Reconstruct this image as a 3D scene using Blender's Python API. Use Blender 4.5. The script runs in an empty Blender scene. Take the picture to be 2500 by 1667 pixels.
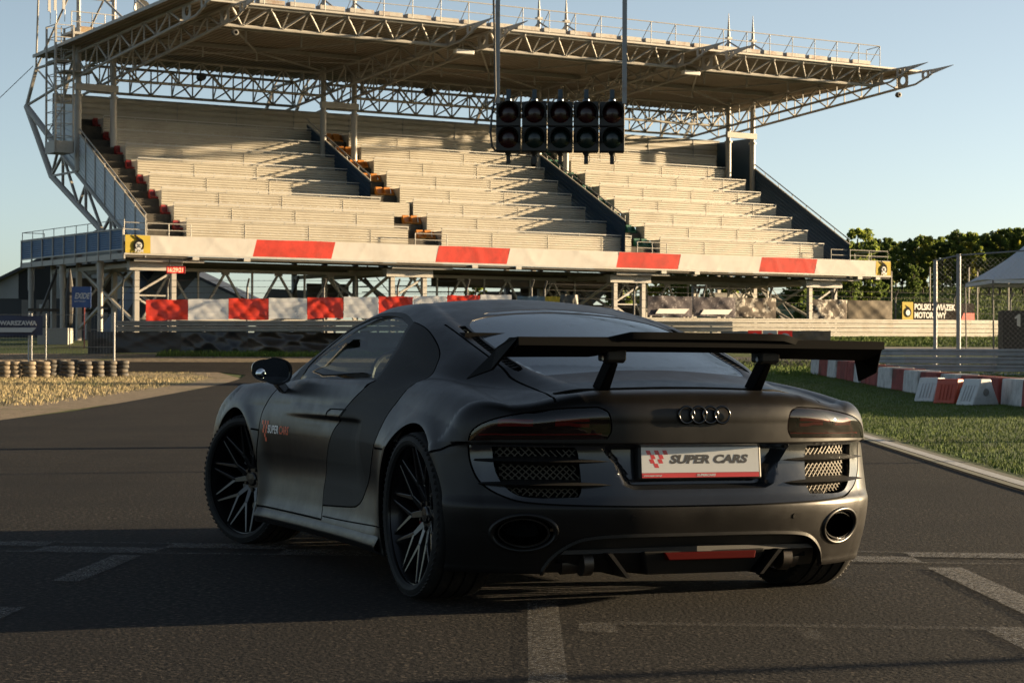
import bpy, math, random
import numpy as np
from mathutils import Vector, Matrix
from mathutils.geometry import delaunay_2d_cdt
random.seed(7); rng = np.random.default_rng(7)
PI = math.pi
sc = bpy.context.scene
# ---------------------------------------------------------------- camera, sky, sun, exposure
cd = bpy.data.cameras.new('camera'); cam = bpy.data.objects.new('camera', cd); sc.collection.objects.link(cam)
cd.sensor_width = 36; cd.lens = 74.88; cd.clip_start = 0.1; cd.clip_end = 6000
PIT, ROLL, CAMH = -.006, .003, .991
fw = Vector((0, math.cos(PIT), -math.sin(PIT))); up = Vector((0, math.sin(PIT), math.cos(PIT))); rt = Vector((1, 0, 0))
r3 = rt*math.cos(ROLL)+up*math.sin(ROLL); u3 = up*math.cos(ROLL)-rt*math.sin(ROLL)
M = Matrix((r3, u3, -fw)).transposed().to_4x4(); M.translation = Vector((0, 0, CAMH)); cam.matrix_world = M
sc.camera = cam
cd.dof.use_dof = True; cd.dof.focus_distance = 8.4; cd.dof.aperture_fstop = 22.0
SUN_AZ, SUN_EL = math.radians(16), math.radians(7.2)      # azimuth from +X towards +Y
sd = Vector((math.cos(SUN_EL)*math.cos(SUN_AZ), math.cos(SUN_EL)*math.sin(SUN_AZ), math.sin(SUN_EL)))
w = bpy.data.worlds.new("World"); sc.world = w; w.use_nodes = True
nt = w.node_tree; sky = nt.nodes.new('ShaderNodeTexSky'); sky.sky_type = 'NISHITA'; sky.sun_disc = False
sky.sun_elevation = SUN_EL; sky.sun_rotation = PI/2-SUN_AZ; sky.air_density = .5; sky.dust_density = .9; sky.ozone_density = 1.6
hs = nt.nodes.new('ShaderNodeHueSaturation'); hs.inputs['Saturation'].default_value = .78; nt.links.new(sky.outputs[0], hs.inputs['Color']); wt = nt.nodes.new('ShaderNodeMix'); wt.data_type = 'RGBA'; wt.blend_type = 'MULTIPLY'; wt.inputs[0].default_value = 1; wt.inputs[7].default_value = (1.05, .97, .80, 1); nt.links.new(hs.outputs[0], wt.inputs[6]); nt.links.new(wt.outputs[2], nt.nodes['Background'].inputs[0]); nt.nodes['Background'].inputs[1].default_value = 0.05
sl = bpy.data.lights.new('sun', 'SUN'); so = bpy.data.objects.new('sun', sl); sc.collection.objects.link(so)
sl.energy = 4.1; sl.angle = math.radians(.55); sl.color = (1, .75, .45)
so.rotation_euler = sd.to_track_quat('Z', 'Y').to_euler()
sc.view_settings.view_transform = 'Standard'; sc.view_settings.look = 'None'; sc.view_settings.gamma = 1
sc.view_settings.use_curve_mapping = False; sc.view_settings.exposure = 2.45

# ---------------------------------------------------------------- helpers
def V(*a): return Vector(a)
def link(o, parent=None):
    sc.collection.objects.link(o)
    if parent is not None: o.parent = parent
    return o
def tag(o, label=None, cat=None, group=None, kind=None):
    if label: o['label'] = label
    if cat: o['category'] = cat
    if group: o['group'] = group
    if kind: o['kind'] = kind
    return o
def empty(name, loc=(0, 0, 0), rz=0, **k):
    o = bpy.data.objects.new(name, None); o.location = loc; o.rotation_euler = (0, 0, rz); o.empty_display_size = .2
    return tag(link(o), **k)
class MB:
    def __init__(s): s.v = []; s.f = []; s.m = []; s.mi = 0
    def add(s, vs, fs):
        n = len(s.v); s.v.extend([tuple(v) for v in vs]); s.f.extend([tuple(n+i for i in f) for f in fs]); s.m.extend([s.mi]*len(fs)); return s
    def box(s, c, d, rz=0):
        x, y, z = [q/2 for q in d]; P = [(-x,-y,-z),(x,-y,-z),(x,y,-z),(-x,y,-z),(-x,-y,z),(x,-y,z),(x,y,z),(-x,y,z)]
        cc, ss = math.cos(rz), math.sin(rz)
        return s.add([(c[0]+a*cc-b*ss, c[1]+a*ss+b*cc, c[2]+e) for a, b, e in P], [(0,3,2,1),(4,5,6,7),(0,1,5,4),(1,2,6,5),(2,3,7,6),(3,0,4,7)])
    def prism(s, bot, top):       # two matching loops
        n = len(bot); return s.add(list(bot)+list(top), [tuple(range(n-1, -1, -1)), tuple(range(n, 2*n))]+[(i, (i+1) % n, n+(i+1) % n, n+i) for i in range(n)])
    def beam(s, a, b, w, h=None, upv=(0, 0, 1)):
        a = Vector(a); b = Vector(b); h = h or w; d = (b-a).normalized(); u = Vector(upv)
        if abs(d.dot(u)) > .98: u = Vector((0, 1, 0)) if abs(d.y) < .9 else Vector((1, 0, 0))
        r = d.cross(u).normalized(); u = r.cross(d)
        q = [(-w/2, -h/2), (w/2, -h/2), (w/2, h/2), (-w/2, h/2)]
        return s.prism([a+r*i+u*j for i, j in q], [b+r*i+u*j for i, j in q])
    def tube(s, a, b, r, n=8, r2=None):
        a = Vector(a); b = Vector(b); r2 = r if r2 is None else r2; d = (b-a).normalized(); u = Vector((0, 0, 1)) if abs(d.z) < .9 else Vector((1, 0, 0))
        x = d.cross(u).normalized(); y = d.cross(x)
        A = [a+(x*math.cos(2*PI*i/n)+y*math.sin(2*PI*i/n))*r for i in range(n)]; B = [b+(x*math.cos(2*PI*i/n)+y*math.sin(2*PI*i/n))*r2 for i in range(n)]
        return s.prism(B, A)
    def path(s, pts, r, n=8):
        for a, b in zip(pts[:-1], pts[1:]): s.tube(a, b, r, n)
        return s
    def lathe(s, prof, n=48, c=(0, 0, 0), axis='x', a0=0, a1=2*PI):
        closed = abs(a1-a0-2*PI) < 1e-6; k = n if closed else n+1; vs = []
        for i in range(k):
            t = a0+(a1-a0)*i/n; cc, ss = math.cos(t), math.sin(t)
            for ax, r in prof:
                vs.append((c[0]+ax, c[1]+r*cc, c[2]+r*ss) if axis == 'x' else (c[0]+r*cc, c[1]+r*ss, c[2]+ax) if axis == 'z' else (c[0]+r*ss, c[1]+ax, c[2]+r*cc))
        m = len(prof); fs = []
        for i in range(n):
            j = (i+1) % k
            for p in range(m-1): fs.append((i*m+p, i*m+p+1, j*m+p+1, j*m+p))
        return s.add(vs, fs)
    def grid(s, fn, nu, nv, flip=False):
        vs = [fn(i/nu, j/nv) for j in range(nv+1) for i in range(nu+1)]
        fs = [(j*(nu+1)+i, j*(nu+1)+i+1, (j+1)*(nu+1)+i+1, (j+1)*(nu+1)+i) for j in range(nv) for i in range(nu)]
        if flip: fs = [f[::-1] for f in fs]
        return s.add(vs, fs)
    def build(s, name, mat, parent=None, smooth=False, bevel=0, loc=None, rot=None, angle=None, **k):
        me = bpy.data.meshes.new(name); me.from_pydata(s.v, [], s.f)
        for mm in (mat if isinstance(mat, (list, tuple)) else [mat]): me.materials.append(mm)
        if len(me.polygons) == len(s.m): me.polygons.foreach_set('material_index', s.m)
        me.validate()
        if smooth: me.polygons.foreach_set('use_smooth', [True]*len(me.polygons))
        o = bpy.data.objects.new(name, me); link(o, parent)
        if loc is not None: o.location = loc
        if rot is not None: o.rotation_euler = rot
        if bevel: b = o.modifiers.new('b', 'BEVEL'); b.width = bevel; b.segments = 2; b.limit_method = 'ANGLE'; b.angle_limit = math.radians(40)
        if smooth and angle: me.set_sharp_from_angle(angle=math.radians(angle))
        return tag(o, **k)
def copy_tree(o, parent=None):
    c = o.copy(); link(c, parent)
    for ch in list(o.children): copy_tree(ch, c)
    return c
_tc = {}
def text_mesh(txt, size=1, extrude=.002, shear=0, bold=0, sx=1, align='LEFT', space=1.0):
    cu = bpy.data.curves.new('t', 'FONT'); cu.body = txt; cu.size = size; cu.extrude = extrude; cu.shear = shear; cu.offset = bold
    cu.align_x = align; cu.space_character = space; cu.resolution_u = 3
    o = bpy.data.objects.new('t', cu); sc.collection.objects.link(o); dg = bpy.context.evaluated_depsgraph_get()
    me = bpy.data.meshes.new_from_object(o.evaluated_get(dg)); bpy.data.objects.remove(o); bpy.data.curves.remove(cu)
    for v in me.vertices: v.co.x *= sx
    return me
def text(name, txt, mat, origin, xdir, updir, parent=None, **k):
    me = text_mesh(txt, **k); X = Vector(xdir).normalized(); Z = Vector(updir).normalized(); N = X.cross(Z)
    Z = N.cross(X)
    for v in me.vertices:
        c = v.co.copy(); v.co = Vector(origin)+X*c.x+Z*c.y+N*c.z
    me.materials.clear(); me.materials.append(mat)
    return link(bpy.data.objects.new(name, me), parent)
# ---- materials
ALB = [1.0]
def mat(name, col, rough=.6, metal=0, spec=.5, noise=None, bump=0, bscale=60, emit=None, coat=0, trans=0, alpha=1, det=6):
    """noise=(scale, colour2, amount lo, hi) mixes a second real colour by a noise mask (dirt, wear)"""
    m = bpy.data.materials.new(name); m.use_nodes = True; n = m.node_tree.nodes; l = m.node_tree.links; b = n['Principled BSDF']
    col = tuple(q*ALB[0] for q in col)
    if noise: noise = (noise[0], tuple(q*ALB[0] for q in noise[1]), noise[2], noise[3])
    b.inputs['Base Color'].default_value = (*col, 1); b.inputs['Roughness'].default_value = rough; b.inputs['Metallic'].default_value = metal
    b.inputs['Specular IOR Level'].default_value = spec
    if coat: b.inputs['Coat Weight'].default_value = coat; b.inputs['Coat Roughness'].default_value = .08
    if trans: b.inputs['Transmission Weight'].default_value = trans
    if alpha < 1: b.inputs['Alpha'].default_value = alpha
    if emit: b.inputs['Emission Color'].default_value = (*emit[0], 1); b.inputs['Emission Strength'].default_value = emit[1]
    if noise or bump:
        tc = n.new('ShaderNodeTexCoord')
    if noise:
        nz = n.new('ShaderNodeTexNoise'); nz.inputs['Scale'].default_value = noise[0]; nz.inputs['Detail'].default_value = det; nz.inputs['Roughness'].default_value = .65
        l.new(tc.outputs['Object'], nz.inputs['Vector']); rp = n.new('ShaderNodeMapRange'); l.new(nz.outputs['Fac'], rp.inputs[0])
        rp.inputs[1].default_value = noise[2]; rp.inputs[2].default_value = noise[3]
        mx = n.new('ShaderNodeMix'); mx.data_type = 'RGBA'; mx.inputs[6].default_value = (*col, 1); mx.inputs[7].default_value = (*noise[1], 1)
        l.new(rp.outputs[0], mx.inputs[0]); l.new(mx.outputs[2], b.inputs['Base Color'])
    if bump:
        bn = n.new('ShaderNodeTexNoise'); bn.inputs['Scale'].default_value = bscale; bn.inputs['Detail'].default_value = 5
        l.new(tc.outputs['Object'], bn.inputs['Vector']); bp = n.new('ShaderNodeBump'); bp.inputs['Strength'].default_value = bump; bp.inputs['Distance'].default_value = .01
        l.new(bn.outputs['Fac'], bp.inputs['Height']); l.new(bp.outputs['Normal'], b.inputs['Normal'])
    return m
def glassmat(name, tint, rough=0, refl=1.0):
    m = bpy.data.materials.new(name); m.use_nodes = True; n = m.node_tree.nodes; l = m.node_tree.links; n.remove(n['Principled BSDF'])
    t = n.new('ShaderNodeBsdfTransparent'); t.inputs[0].default_value = (*tint, 1); g = n.new('ShaderNodeBsdfGlossy'); g.inputs['Roughness'].default_value = rough
    fr = n.new('ShaderNodeFresnel'); fr.inputs[0].default_value = 1.5; ml = n.new('ShaderNodeMath'); ml.operation = 'MULTIPLY_ADD'; ml.inputs[1].default_value = refl; ml.inputs[2].default_value = .02
    mx = n.new('ShaderNodeMixShader'); l.new(fr.outputs[0], ml.inputs[0]); l.new(ml.outputs[0], mx.inputs[0]); l.new(t.outputs[0], mx.inputs[1]); l.new(g.outputs[0], mx.inputs[2])
    l.new(mx.outputs[0], n['Material Output'].inputs['Surface']); return m
CX, CY, psi = -3.885, -8.091, .395
# ---------------------------------------------------------------- sports car: one continuous implicit surface, cut into panels
def pch(x,xs,ys):
    xs=np.asarray(xs,float);ys=np.asarray(ys,float);h=np.diff(xs);d=np.diff(ys)/h
    m=np.zeros(len(xs));m[1:-1]=np.where(d[:-1]*d[1:]>0,2*d[:-1]*d[1:]/(d[:-1]+d[1:]+1e-12),0);m[0]=d[0];m[-1]=d[-1]
    x=np.clip(x,xs[0],xs[-1]);i=np.clip(np.searchsorted(xs,x)-1,0,len(h)-1)
    t=(x-xs[i])/h[i];t2=t*t;t3=t2*t
    return (2*t3-3*t2+1)*ys[i]+(t3-2*t2+t)*h[i]*m[i]+(-2*t3+3*t2)*ys[i+1]+(t3-t2)*h[i]*m[i+1]
def smax(a,b,k):
    h=np.clip(.5+.5*(a-b)/k,0,1); return a*h+b*(1-h)+k*h*(1-h)*.5
def smin(a,b,k): return -smax(-a,-b,k)
def halfw(y,z):
    w=pch(y,[-.75,-.45,0,.45,.95,1.5,2.1,2.65,3.0,3.3,3.62],[.885,.945,.968,.955,.93,.925,.935,.965,.965,.93,.80])
    up=np.maximum(z-.60,0); w=w-.9*up**2-(.05+.23/(1+np.exp((y-.6)/.15)))*up
    lo=np.maximum(.52-z,0)
    q=1/(1+np.exp(-(y-.45)/.04))/(1+np.exp((y-2.25)/.04))   # between the wheels
    w=w-(.0*lo*(1-q)+.12*lo**2*(1-q))
    w=w-q*.030*np.exp(-((z-.42)/.13)**2) + q*.018*np.exp(-((z-.20)/.05)**2)-q*.02*np.clip((.5-z)/.3,0,1)
    cr=np.clip((1.95-y)/1.0,0,1)*np.clip((y-.72)/.15,0,1)/(1+np.exp((z-.690)/.004))*np.clip((z-.38)/.26,0,1)
    w=w-.032*cr*q
    for wy in(0,2.65):
        r=np.hypot(y-wy,(z-.33)*1.0); w=w+.014*np.exp(-((r-.385)/.05)**2)*(z>.0)
    return w
def rear(x,z):
    a=np.abs(x)
    yr=pch(z,[.10,.20,.30,.40,.44,.625,.637,.648,.72,.79,.83,.9],[-.61,-.66,-.70,-.72,-.70,-.668,-.670,-.704,-.706,-.696,-.68,-.62])
    return yr+.30*(a/.93)**3.2
def front(x,z):
    a=np.abs(x)
    return pch(z,[.1,.3,.45,.6,.7,.8],[3.6,3.7,3.68,3.6,3.5,3.3])-.46*(a/.95)**2.8
def top(x,y):
    a=np.abs(x)
    tc=pch(y,[-.75,-.68,-.45,0,.5,1.2,2.0,2.4,2.65,3.0,3.3,3.6],[.825,.832,.862,.90,.90,.90,.90,.85,.80,.70,.60,.48])
    tf=pch(y,[-.75,-.5,-.25,0,.3,.7,1.2,2.0,2.4,2.65,2.9,3.2,3.6],[.765,.79,.83,.862,.885,.885,.87,.85,.835,.83,.812,.755,.60])
    b=np.exp(-((a-.74)/.20)**2); b=np.where(a>.74,1,b)
    return tc+(tf-tc)*b
def cabin(x,y,z):
    a=np.abs(x)
    base=pch(y,[-.6,-.2,.3,.9,1.6,2.3,2.7],[.42,.58,.765,.84,.84,.79,.70])
    wc=base-.855*np.maximum(z-.87,-.02)-.5*np.maximum(z-1.1,0)**1.0*.3
    tcn=pch(y,[-.9,-.62,-.35,0,.35,.7,.95,1.25,1.5,1.75,2.1,2.5,2.7,3.0],[.6,.83,.895,.99,1.085,1.17,1.215,1.25,1.245,1.20,1.055,.86,.7,.5])
    tp=tcn-.15*a**2
    c=smax(a-wc,(z-tp)*.93,.10)
    c=smax(c,rear(x,z)-y+.05,.03)
    return smax(c,.7-z,.02)
def lower(x,y,z):
    a=np.abs(x)
    s=a-halfw(y,z)
    l=smax(s*.97,z-top(x,y),.11)
    l=smax(l,rear(x,z)-y,.10)
    l=smax(l,(y-front(x,z))*.8,.12)
    zb=.135+.0*y
    return smax(l,zb-z,.03)
def F(P):
    x,y,z=P[...,0],P[...,1],P[...,2]
    return smin(lower(x,y,z),cabin(x,y,z),.05)
def grad(P, e=1e-3):
    g = np.stack([(F(P+np.eye(3)[k]*e)-F(P-np.eye(3)[k]*e)) for k in range(3)], -1)
    return g/(np.linalg.norm(g, axis=-1, keepdims=True)+1e-12)
def march(O, D, r0, r1, n=70):
    """outermost crossing when walking from r0 (outside) to r1 (inside) along D"""
    O = np.asarray(O, float); D = np.asarray(D, float); lo = np.full(len(O), float(r0)); hi = np.full(len(O), float(r1)); done = np.zeros(len(O), bool); prev = lo.copy()
    for t in np.linspace(r0, r1, n)[1:]:
        v = F(O+D*t); h = (v < 0) & ~done; lo[h] = prev[h]; hi[h] = t; done |= h; prev[:] = t
    hi[~done] = r1; lo[~done] = r1
    for _ in range(16):
        mid = (lo+hi)/2; v = F(O+D*mid[:, None]) < 0; hi = np.where(v, mid, hi); lo = np.where(v, lo, mid)
    return O+D*((lo+hi)/2)[:, None]
X0, YR, YF, KC = .45, -.20, 3.0, .45
SR0 = -YR; SR1 = SR0+KC*PI/2; SR2 = SR1+X0; SF0 = -YF; SF1 = SF0-KC*PI/2; SF2 = SF1-X0
def chartA(st):
    s, z = st[:, 0], st[:, 1]; O = np.zeros((len(s), 3)); D = np.zeros((len(s), 3)); O[:, 2] = z
    a = (s >= SF0) & (s <= SR0); O[a, 0] = -X0; O[a, 1] = -s[a]; D[a, 0] = -1
    a = (s > SR0) & (s < SR1); th = (s[a]-SR0)/KC; O[a, 0] = -X0; O[a, 1] = YR; D[a, 0] = -np.cos(th); D[a, 1] = -np.sin(th)
    a = s >= SR1; O[a, 0] = -X0+(s[a]-SR1); O[a, 1] = YR; D[a, 1] = -1
    a = (s < SF0) & (s > SF1); th = (SF0-s[a])/KC; O[a, 0] = -X0; O[a, 1] = YF; D[a, 0] = -np.cos(th); D[a, 1] = np.sin(th)
    a = s <= SF1; O[a, 0] = -X0+(SF1-s[a]); O[a, 1] = YF; D[a, 1] = 1
    return march(O, D, .95, .02, 60)
def chartB(xy):
    O = np.concatenate([xy, np.full((len(xy), 1), 1.4)], 1); D = np.tile([0, 0, -1.], (len(xy), 1)); return march(O, D, 0, 1.1, 110)
def invA(P):
    x, y = P[:, 0], P[:, 1]; s = -y.copy()
    a = y < YR; th = np.arctan2(-(y[a]-YR), -(x[a]+X0)); s[a] = SR0+KC*np.clip(th, 0, PI/2)
    a = (y < YR) & (x > -X0); s[a] = SR1+x[a]+X0
    a = y > YF; th = np.arctan2(y[a]-YF, -(x[a]+X0)); s[a] = SF0-KC*np.clip(th, 0, PI/2)
    a = (y > YF) & (x > -X0); s[a] = SF1-(x[a]+X0)
    return np.stack([s, P[:, 2]], -1)
def crs(p, n=5, closed=False):
    p = np.asarray(p, float); out = []; m = len(p)
    for i in range(m if closed else m-1):
        a, b, c, d = (p[(i-1) % m], p[i], p[(i+1) % m], p[(i+2) % m]) if closed else (p[max(i-1, 0)], p[i], p[i+1], p[min(i+2, m-1)])
        for t in np.arange(n)/n: out.append(.5*((2*b)+(c-a)*t+(2*a-5*b+4*c-d)*t*t+(3*b-a-3*c+d)*t**3))
    if not closed: out.append(p[-1])
    return np.array(out)
def seg(*runs):           # smooth runs joined with corners between them
    out = []
    for r in runs:
        q = crs(r, 4) if len(r) > 2 else np.array(r, float); out.extend(q if not out else (q[1:] if np.allclose(q[0], out[-1]) else q))
    return np.array(out)
def dens(p, d=.02, closed=True):
    out = []; m = len(p)
    for i in range(m if closed else m-1):
        a, b = p[i], p[(i+1) % m]; k = max(1, int(np.ceil(np.linalg.norm(b-a)/d)))
        out += [a+(b-a)*j/k for j in range(k)]
    if not closed: out.append(p[-1])
    return np.array(out)
def side3(yz):  # (y,z) -> 3d on the left flank
    yz = dens(np.asarray(yz, float), .02, False); n = len(yz); O = np.stack([np.full(n, -.3), yz[:, 0], yz[:, 1]], 1); return march(O, np.tile([-1., 0, 0], (n, 1)), .9, .0, 90)
def rear3(xz):
    xz = dens(np.asarray(xz, float), .02, False); n = len(xz); O = np.stack([xz[:, 0], np.full(n, .1), xz[:, 1]], 1); return march(O, np.tile([0, -1., 0], (n, 1)), 1.1, .0, 110)
def top3(xy): return chartB(dens(np.asarray(xy, float), .02, False))
def inpoly(q, poly):
    x, y = q[:, 0], q[:, 1]; c = np.zeros(len(q), bool); n = len(poly); j = n-1
    for i in range(n):
        xi, yi = poly[i]; xj, yj = poly[j]
        if yi != yj: c ^= ((yi > y) != (yj > y)) & (x < (xj-xi)*(y-yi)/(yj-yi)+xi)
        j = i
    return c
def ribbon(p, w=.0095):
    p = np.asarray(p); t = np.gradient(p, axis=0); t /= np.linalg.norm(t, axis=1, keepdims=True)+1e-9; n = np.stack([-t[:, 1], t[:, 0]], 1)*w/2
    return np.concatenate([p+n, (p-n)[::-1]])
# --- panel outlines (left half of the car; mirrored for the right)
A2 = lambda *p: np.array(p, float)
sh_s = np.linspace(SF2, SR2, 260); zz = np.linspace(.55, .87, 65)
gs, gz = np.meshgrid(sh_s, zz, indexing='ij'); gp = chartA(np.stack([gs.ravel(), gz.ravel()], 1)); gn = grad(gp)[:, 2].reshape(gs.shape)
zsh = np.array([zz[min(np.argmax(r > .62) if (r > .62).any() else 64, 64)] for r in gn]); zsh = np.minimum(zsh, .835)
zmn = np.interp(sh_s, [SR0+.1, SR0+.30, SR0+.45, SR0+.56, SR1, SR2], [.70, .748, .766, .782, .796, .797]); zsh = np.where((sh_s > SR0+.1), np.maximum(zsh, zmn), zsh); ker = np.ones(15)/15; zsh = np.convolve(np.pad(zsh, 7, 'edge'), ker, 'valid')
shl = np.stack([sh_s, zsh], 1); shP = chartA(shl)
door_rear = side3(seg([(1.300, .222), (1.335, .276), (1.352, .371), (1.293, .512), (1.19, .640), (1.08, .700), (.976, .767), (.862, .824)]))
door_rear = np.concatenate([door_rear, top3(A2((-.866, .84), (-.842, .767)))])
belt = top3(seg([(-.842, .767), (-.846, 1.10), (-.843, 1.5), (-.838, 1.86), (-.80, 2.10)]))
door_front = np.concatenate([top3(A2((-.80, 2.08), (-.85, 2.12))), side3(seg([(2.155, .80), (2.205, .755), (2.25, .709), (2.27, .644), (2.285, .507), (2.297, .328), (2.285, .222)]))])
door_bot = side3(A2((2.285, .222), (1.300, .222)))
DOOR = np.concatenate([door_rear[::1], belt[1:], door_front, door_bot[1:-1]])
win_out = seg([(-.838, 1.93), (-.775, 1.99), (-.69, 1.87), (-.624, 1.74), (-.583, 1.56), (-.575, 1.39), (-.592, 1.15), (-.628, .955)])
WIN = top3(np.concatenate([win_out, seg([(-.628, .955), (-.724, .864), (-.832, .79)]), seg([(-.832, .79), (-.838, 1.1), (-.838, 1.5), (-.838, 1.93)])])[:-1])
frm = np.concatenate([seg([(-.84, 2.06), (-.765, 2.09), (-.675, 1.93), (-.605, 1.77), (-.563, 1.57), (-.553, 1.39), (-.57, 1.14), (-.61, .93)]), seg([(-.61, .93), (-.715, .83), (-.842, .767)]), seg([(-.842, .767), (-.846, 1.10), (-.843, 1.5), (-.838, 1.86), (-.84, 2.06)])])
FRAME = top3(frm[:-1])
blade_up = top3(np.concatenate([seg([(-.842, .767), (-.715, .83), (-.61, .93)]), seg([(-.61, .93), (-.632, .68), (-.675, .43), (-.72, .345), (-.79, .30)])]))
blade_lo = side3(seg([(.335, .835), (.355, .80), (.41, .735), (.475, .60), (.60, .48), (.70, .40), (.76, .345), (.82, .318), (.92, .305), (1.335, .285)]))
BLADE = np.concatenate([blade_up, blade_lo, door_rear[np.linalg.norm(door_rear[:, 2:]-0, axis=1) > .286]])
TL = rear3(seg([(-.44, .786), (-.40, .765), (-.388, .70), (-.408, .664)], [(-.408, .664), (-.60, .661), (-.78, .657), (-.885, .652)], [(-.885, .652), (-.875, .69), (-.835, .724), (-.75, .753), (-.58, .779), (-.44, .786)]))[:-1]
RP = rear3(seg([(.0, .641), (-.38, .641)], [(-.38, .641), (-.60, .640), (-.80, .638), (-.875, .634)], [(-.875, .634), (-.868, .56), (-.84, .49), (-.77, .44), (-.66, .416), (-.30, .405), (0, .404)]))
RP = np.concatenate([RP, rear3(A2((0, .404), (0, .641)))[1:-1]])
GR = rear3(seg([(-.80, .630), (-.515, .630)], [(-.515, .630), (-.50, .60), (-.495, .48), (-.51, .44)], [(-.51, .44), (-.68, .437), (-.75, .462), (-.79, .53), (-.80, .630)]))[:-1]
REC = rear3(A2((0, .630), (-.415, .630), (-.36, .56), (-.335, .485), (-.29, .468), (0, .468), (0, .630)))[:-1]
REC2 = rear3(A2((0, .620), (-.370, .620), (-.315, .55), (-.30, .50), (-.27, .485), (0, .485), (0, .620)))[:-1]
EXC = (-.70, .303)
ell = lambda a, b, n=40: rear3([(EXC[0]+a*math.cos(2*PI*i/n), EXC[1]+b*math.sin(2*PI*i/n)) for i in range(n+1)])[:-1]
EX = ell(.100, .061)
DIF = rear3(seg([(0, .296), (-.30, .295), (-.46, .286), (-.535, .262), (-.59, .215), (-.615, .165), (-.62, .12)], [(-.62, .12), (0, .12)]))
DIF = np.concatenate([DIF, rear3(A2((0, .12), (0, .296)))[1:-1]])
ARC = []
for yc, rr in ((0, .372), (2.65, .372)):
    p = [(yc+rr*math.cos(a), .335+rr*math.sin(a)) for a in np.linspace(-.55, PI+.55, 60)]; ARC.append(side3(p))
BARC = [np.concatenate([a, [[a[-1][0], a[-1][1], 0.0], [a[0][0], a[0][1], 0.0]]]) for a in ARC]
seam_q = np.concatenate([side3(seg([(.475, .585), (.36, .586), (.30, .588)]))])
seam_q2 = np.concatenate([side3(seg([(-.26, .60), (-.30, .605)]))[:1], rear3([(-.952, .612), (-.93, .628), (-.885, .645)])])
seam_f = side3(seg([(2.275, .60), (2.36, .605)]))
sill_c = side3(seg([(1.30, .238), (.9, .242), (.34, .258)]))
rp_gap = rear3(seg([(-.875, .634), (-.868, .56), (-.84, .49), (-.77, .44), (-.66, .416), (-.30, .405), (0, .404)]))
tl_gap_top = rear3(seg([(-.408, .664), (-.388, .70), (-.40, .765), (-.44, .786)], [(-.44, .786), (-.58, .779), (-.75, .753), (-.835, .724), (-.875, .69), (-.885, .652)]))
hatch = top3(seg([(-.565, .66), (-.575, .3), (-.572, -.04), (-.575, -.14), (-.556, -.36), (-.565, -.50), (-.585, -.60)]))
GLASS = top3(np.concatenate([seg([(0, .745), (-.30, .725), (-.43, .675)]), seg([(-.43, .675), (-.485, .55), (-.50, .25), (-.492, -.07), (-.455, -.20)]), seg([(-.455, -.20), (-.3, -.215), (0, -.222)])]))
GLASS = np.concatenate([GLASS, top3(A2((0, -.222), (0, .745)))[1:-1]])
VENT = top3(seg([(-.492, .60), (-.525, .60)], [(-.525, .60), (-.548, .30), (-.552, -.02), (-.535, -.11)], [(-.535, -.11), (-.503, -.06), (-.511, .25), (-.502, .48), (-.492, .60)]))[:-1]
BRK = top3(seg([(0, .765), (-.27, .752)], [(-.27, .752), (-.335, .775), (-.30, .80)], [(-.30, .80), (0, .835)]))
BRK = np.concatenate([BRK, top3(A2((0, .835), (0, .765)))[1:-1]])
SLOT = top3(seg([(0, -.515), (-.35, -.505), (-.535, -.455)], [(-.535, -.455), (-.545, -.50), (-.50, -.54)], [(-.50, -.54), (-.3, -.555), (0, -.562)]))
SLOT = np.concatenate([SLOT, top3(A2((0, -.562), (0, -.515)))[1:-1]])
WSH = top3(np.concatenate([seg([(0, 2.42), (-.45, 2.36), (-.70, 2.18)]), seg([(-.70, 2.18), (-.60, 1.90), (-.53, 1.70), (-.50, 1.57)]), seg([(-.50, 1.57), (-.3, 1.60), (0, 1.61)])]))
WSH = np.concatenate([WSH, top3(A2((0, 1.61), (0, 2.42)))[1:-1]])
deck_seam = rear3(seg([(-.44, .790), (-.45, .80)]))
# recess of the rear fascia behind the plate, notch under the door handle
def disp_rp(P):
    x, z = np.abs(P[:, 0]), P[:, 2]; w_ = np.interp(z, [.46, .485, .56, .632], [.28, .325, .355, .415])
    f_ = np.clip((w_-x)/.045, 0, 1)*np.clip((z-.467)/.018, 0, 1)*np.clip((.632-z)/.012, 0, 1); Q = P.copy(); Q[:, 1] += .05*f_
    return Q
panels = {}     # name -> list of (verts, faces)
def addp(name, vs, fs): panels.setdefault(name, []).append((vs, fs))
def run_chart(dom, interior, fn, regions, ribs, extra, inside, disp=None):
    pts = []; edges = []
    def put(poly, closed=True):
        n0 = len(pts); pts.extend([Vector(p) for p in poly]); k = len(poly)
        edges.extend([(n0+i, n0+(i+1) % k) for i in range(k if closed else k-1)])
    put(dom)
    for n_, p in regions: put(p)
    for p in ribs: put(p)
    for p in extra: put(p, False)
    pts.extend([Vector(p) for p in interior])
    vv, _, ff, *_r = delaunay_2d_cdt(pts, edges, [], 0, 1e-5)
    v2 = np.array([(q[0], q[1]) for q in vv]); tri = np.array([f for f in ff if len(f) == 3]); cen = v2[tri].mean(1)
    lab = np.full(len(tri), 'body', dtype=object); lab[~inside(cen)] = ''
    for n_, p in regions:
        q = inpoly(cen, p) & (lab != '') ; lab[q] = n_
    for p in ribs:
        q = inpoly(cen, p) & (lab != '') & (lab != 'cut'); lab[q] = 'gap'
    P = fn(v2)
    for n_ in set(lab):
        if n_ in ('', 'cut'): continue
        t = tri[lab == n_]; u, inv = np.unique(t, return_inverse=True); addp(n_, P[u], inv.reshape(-1, 3))
a_ = lambda P: invA(P)
ZB = .14
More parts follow.
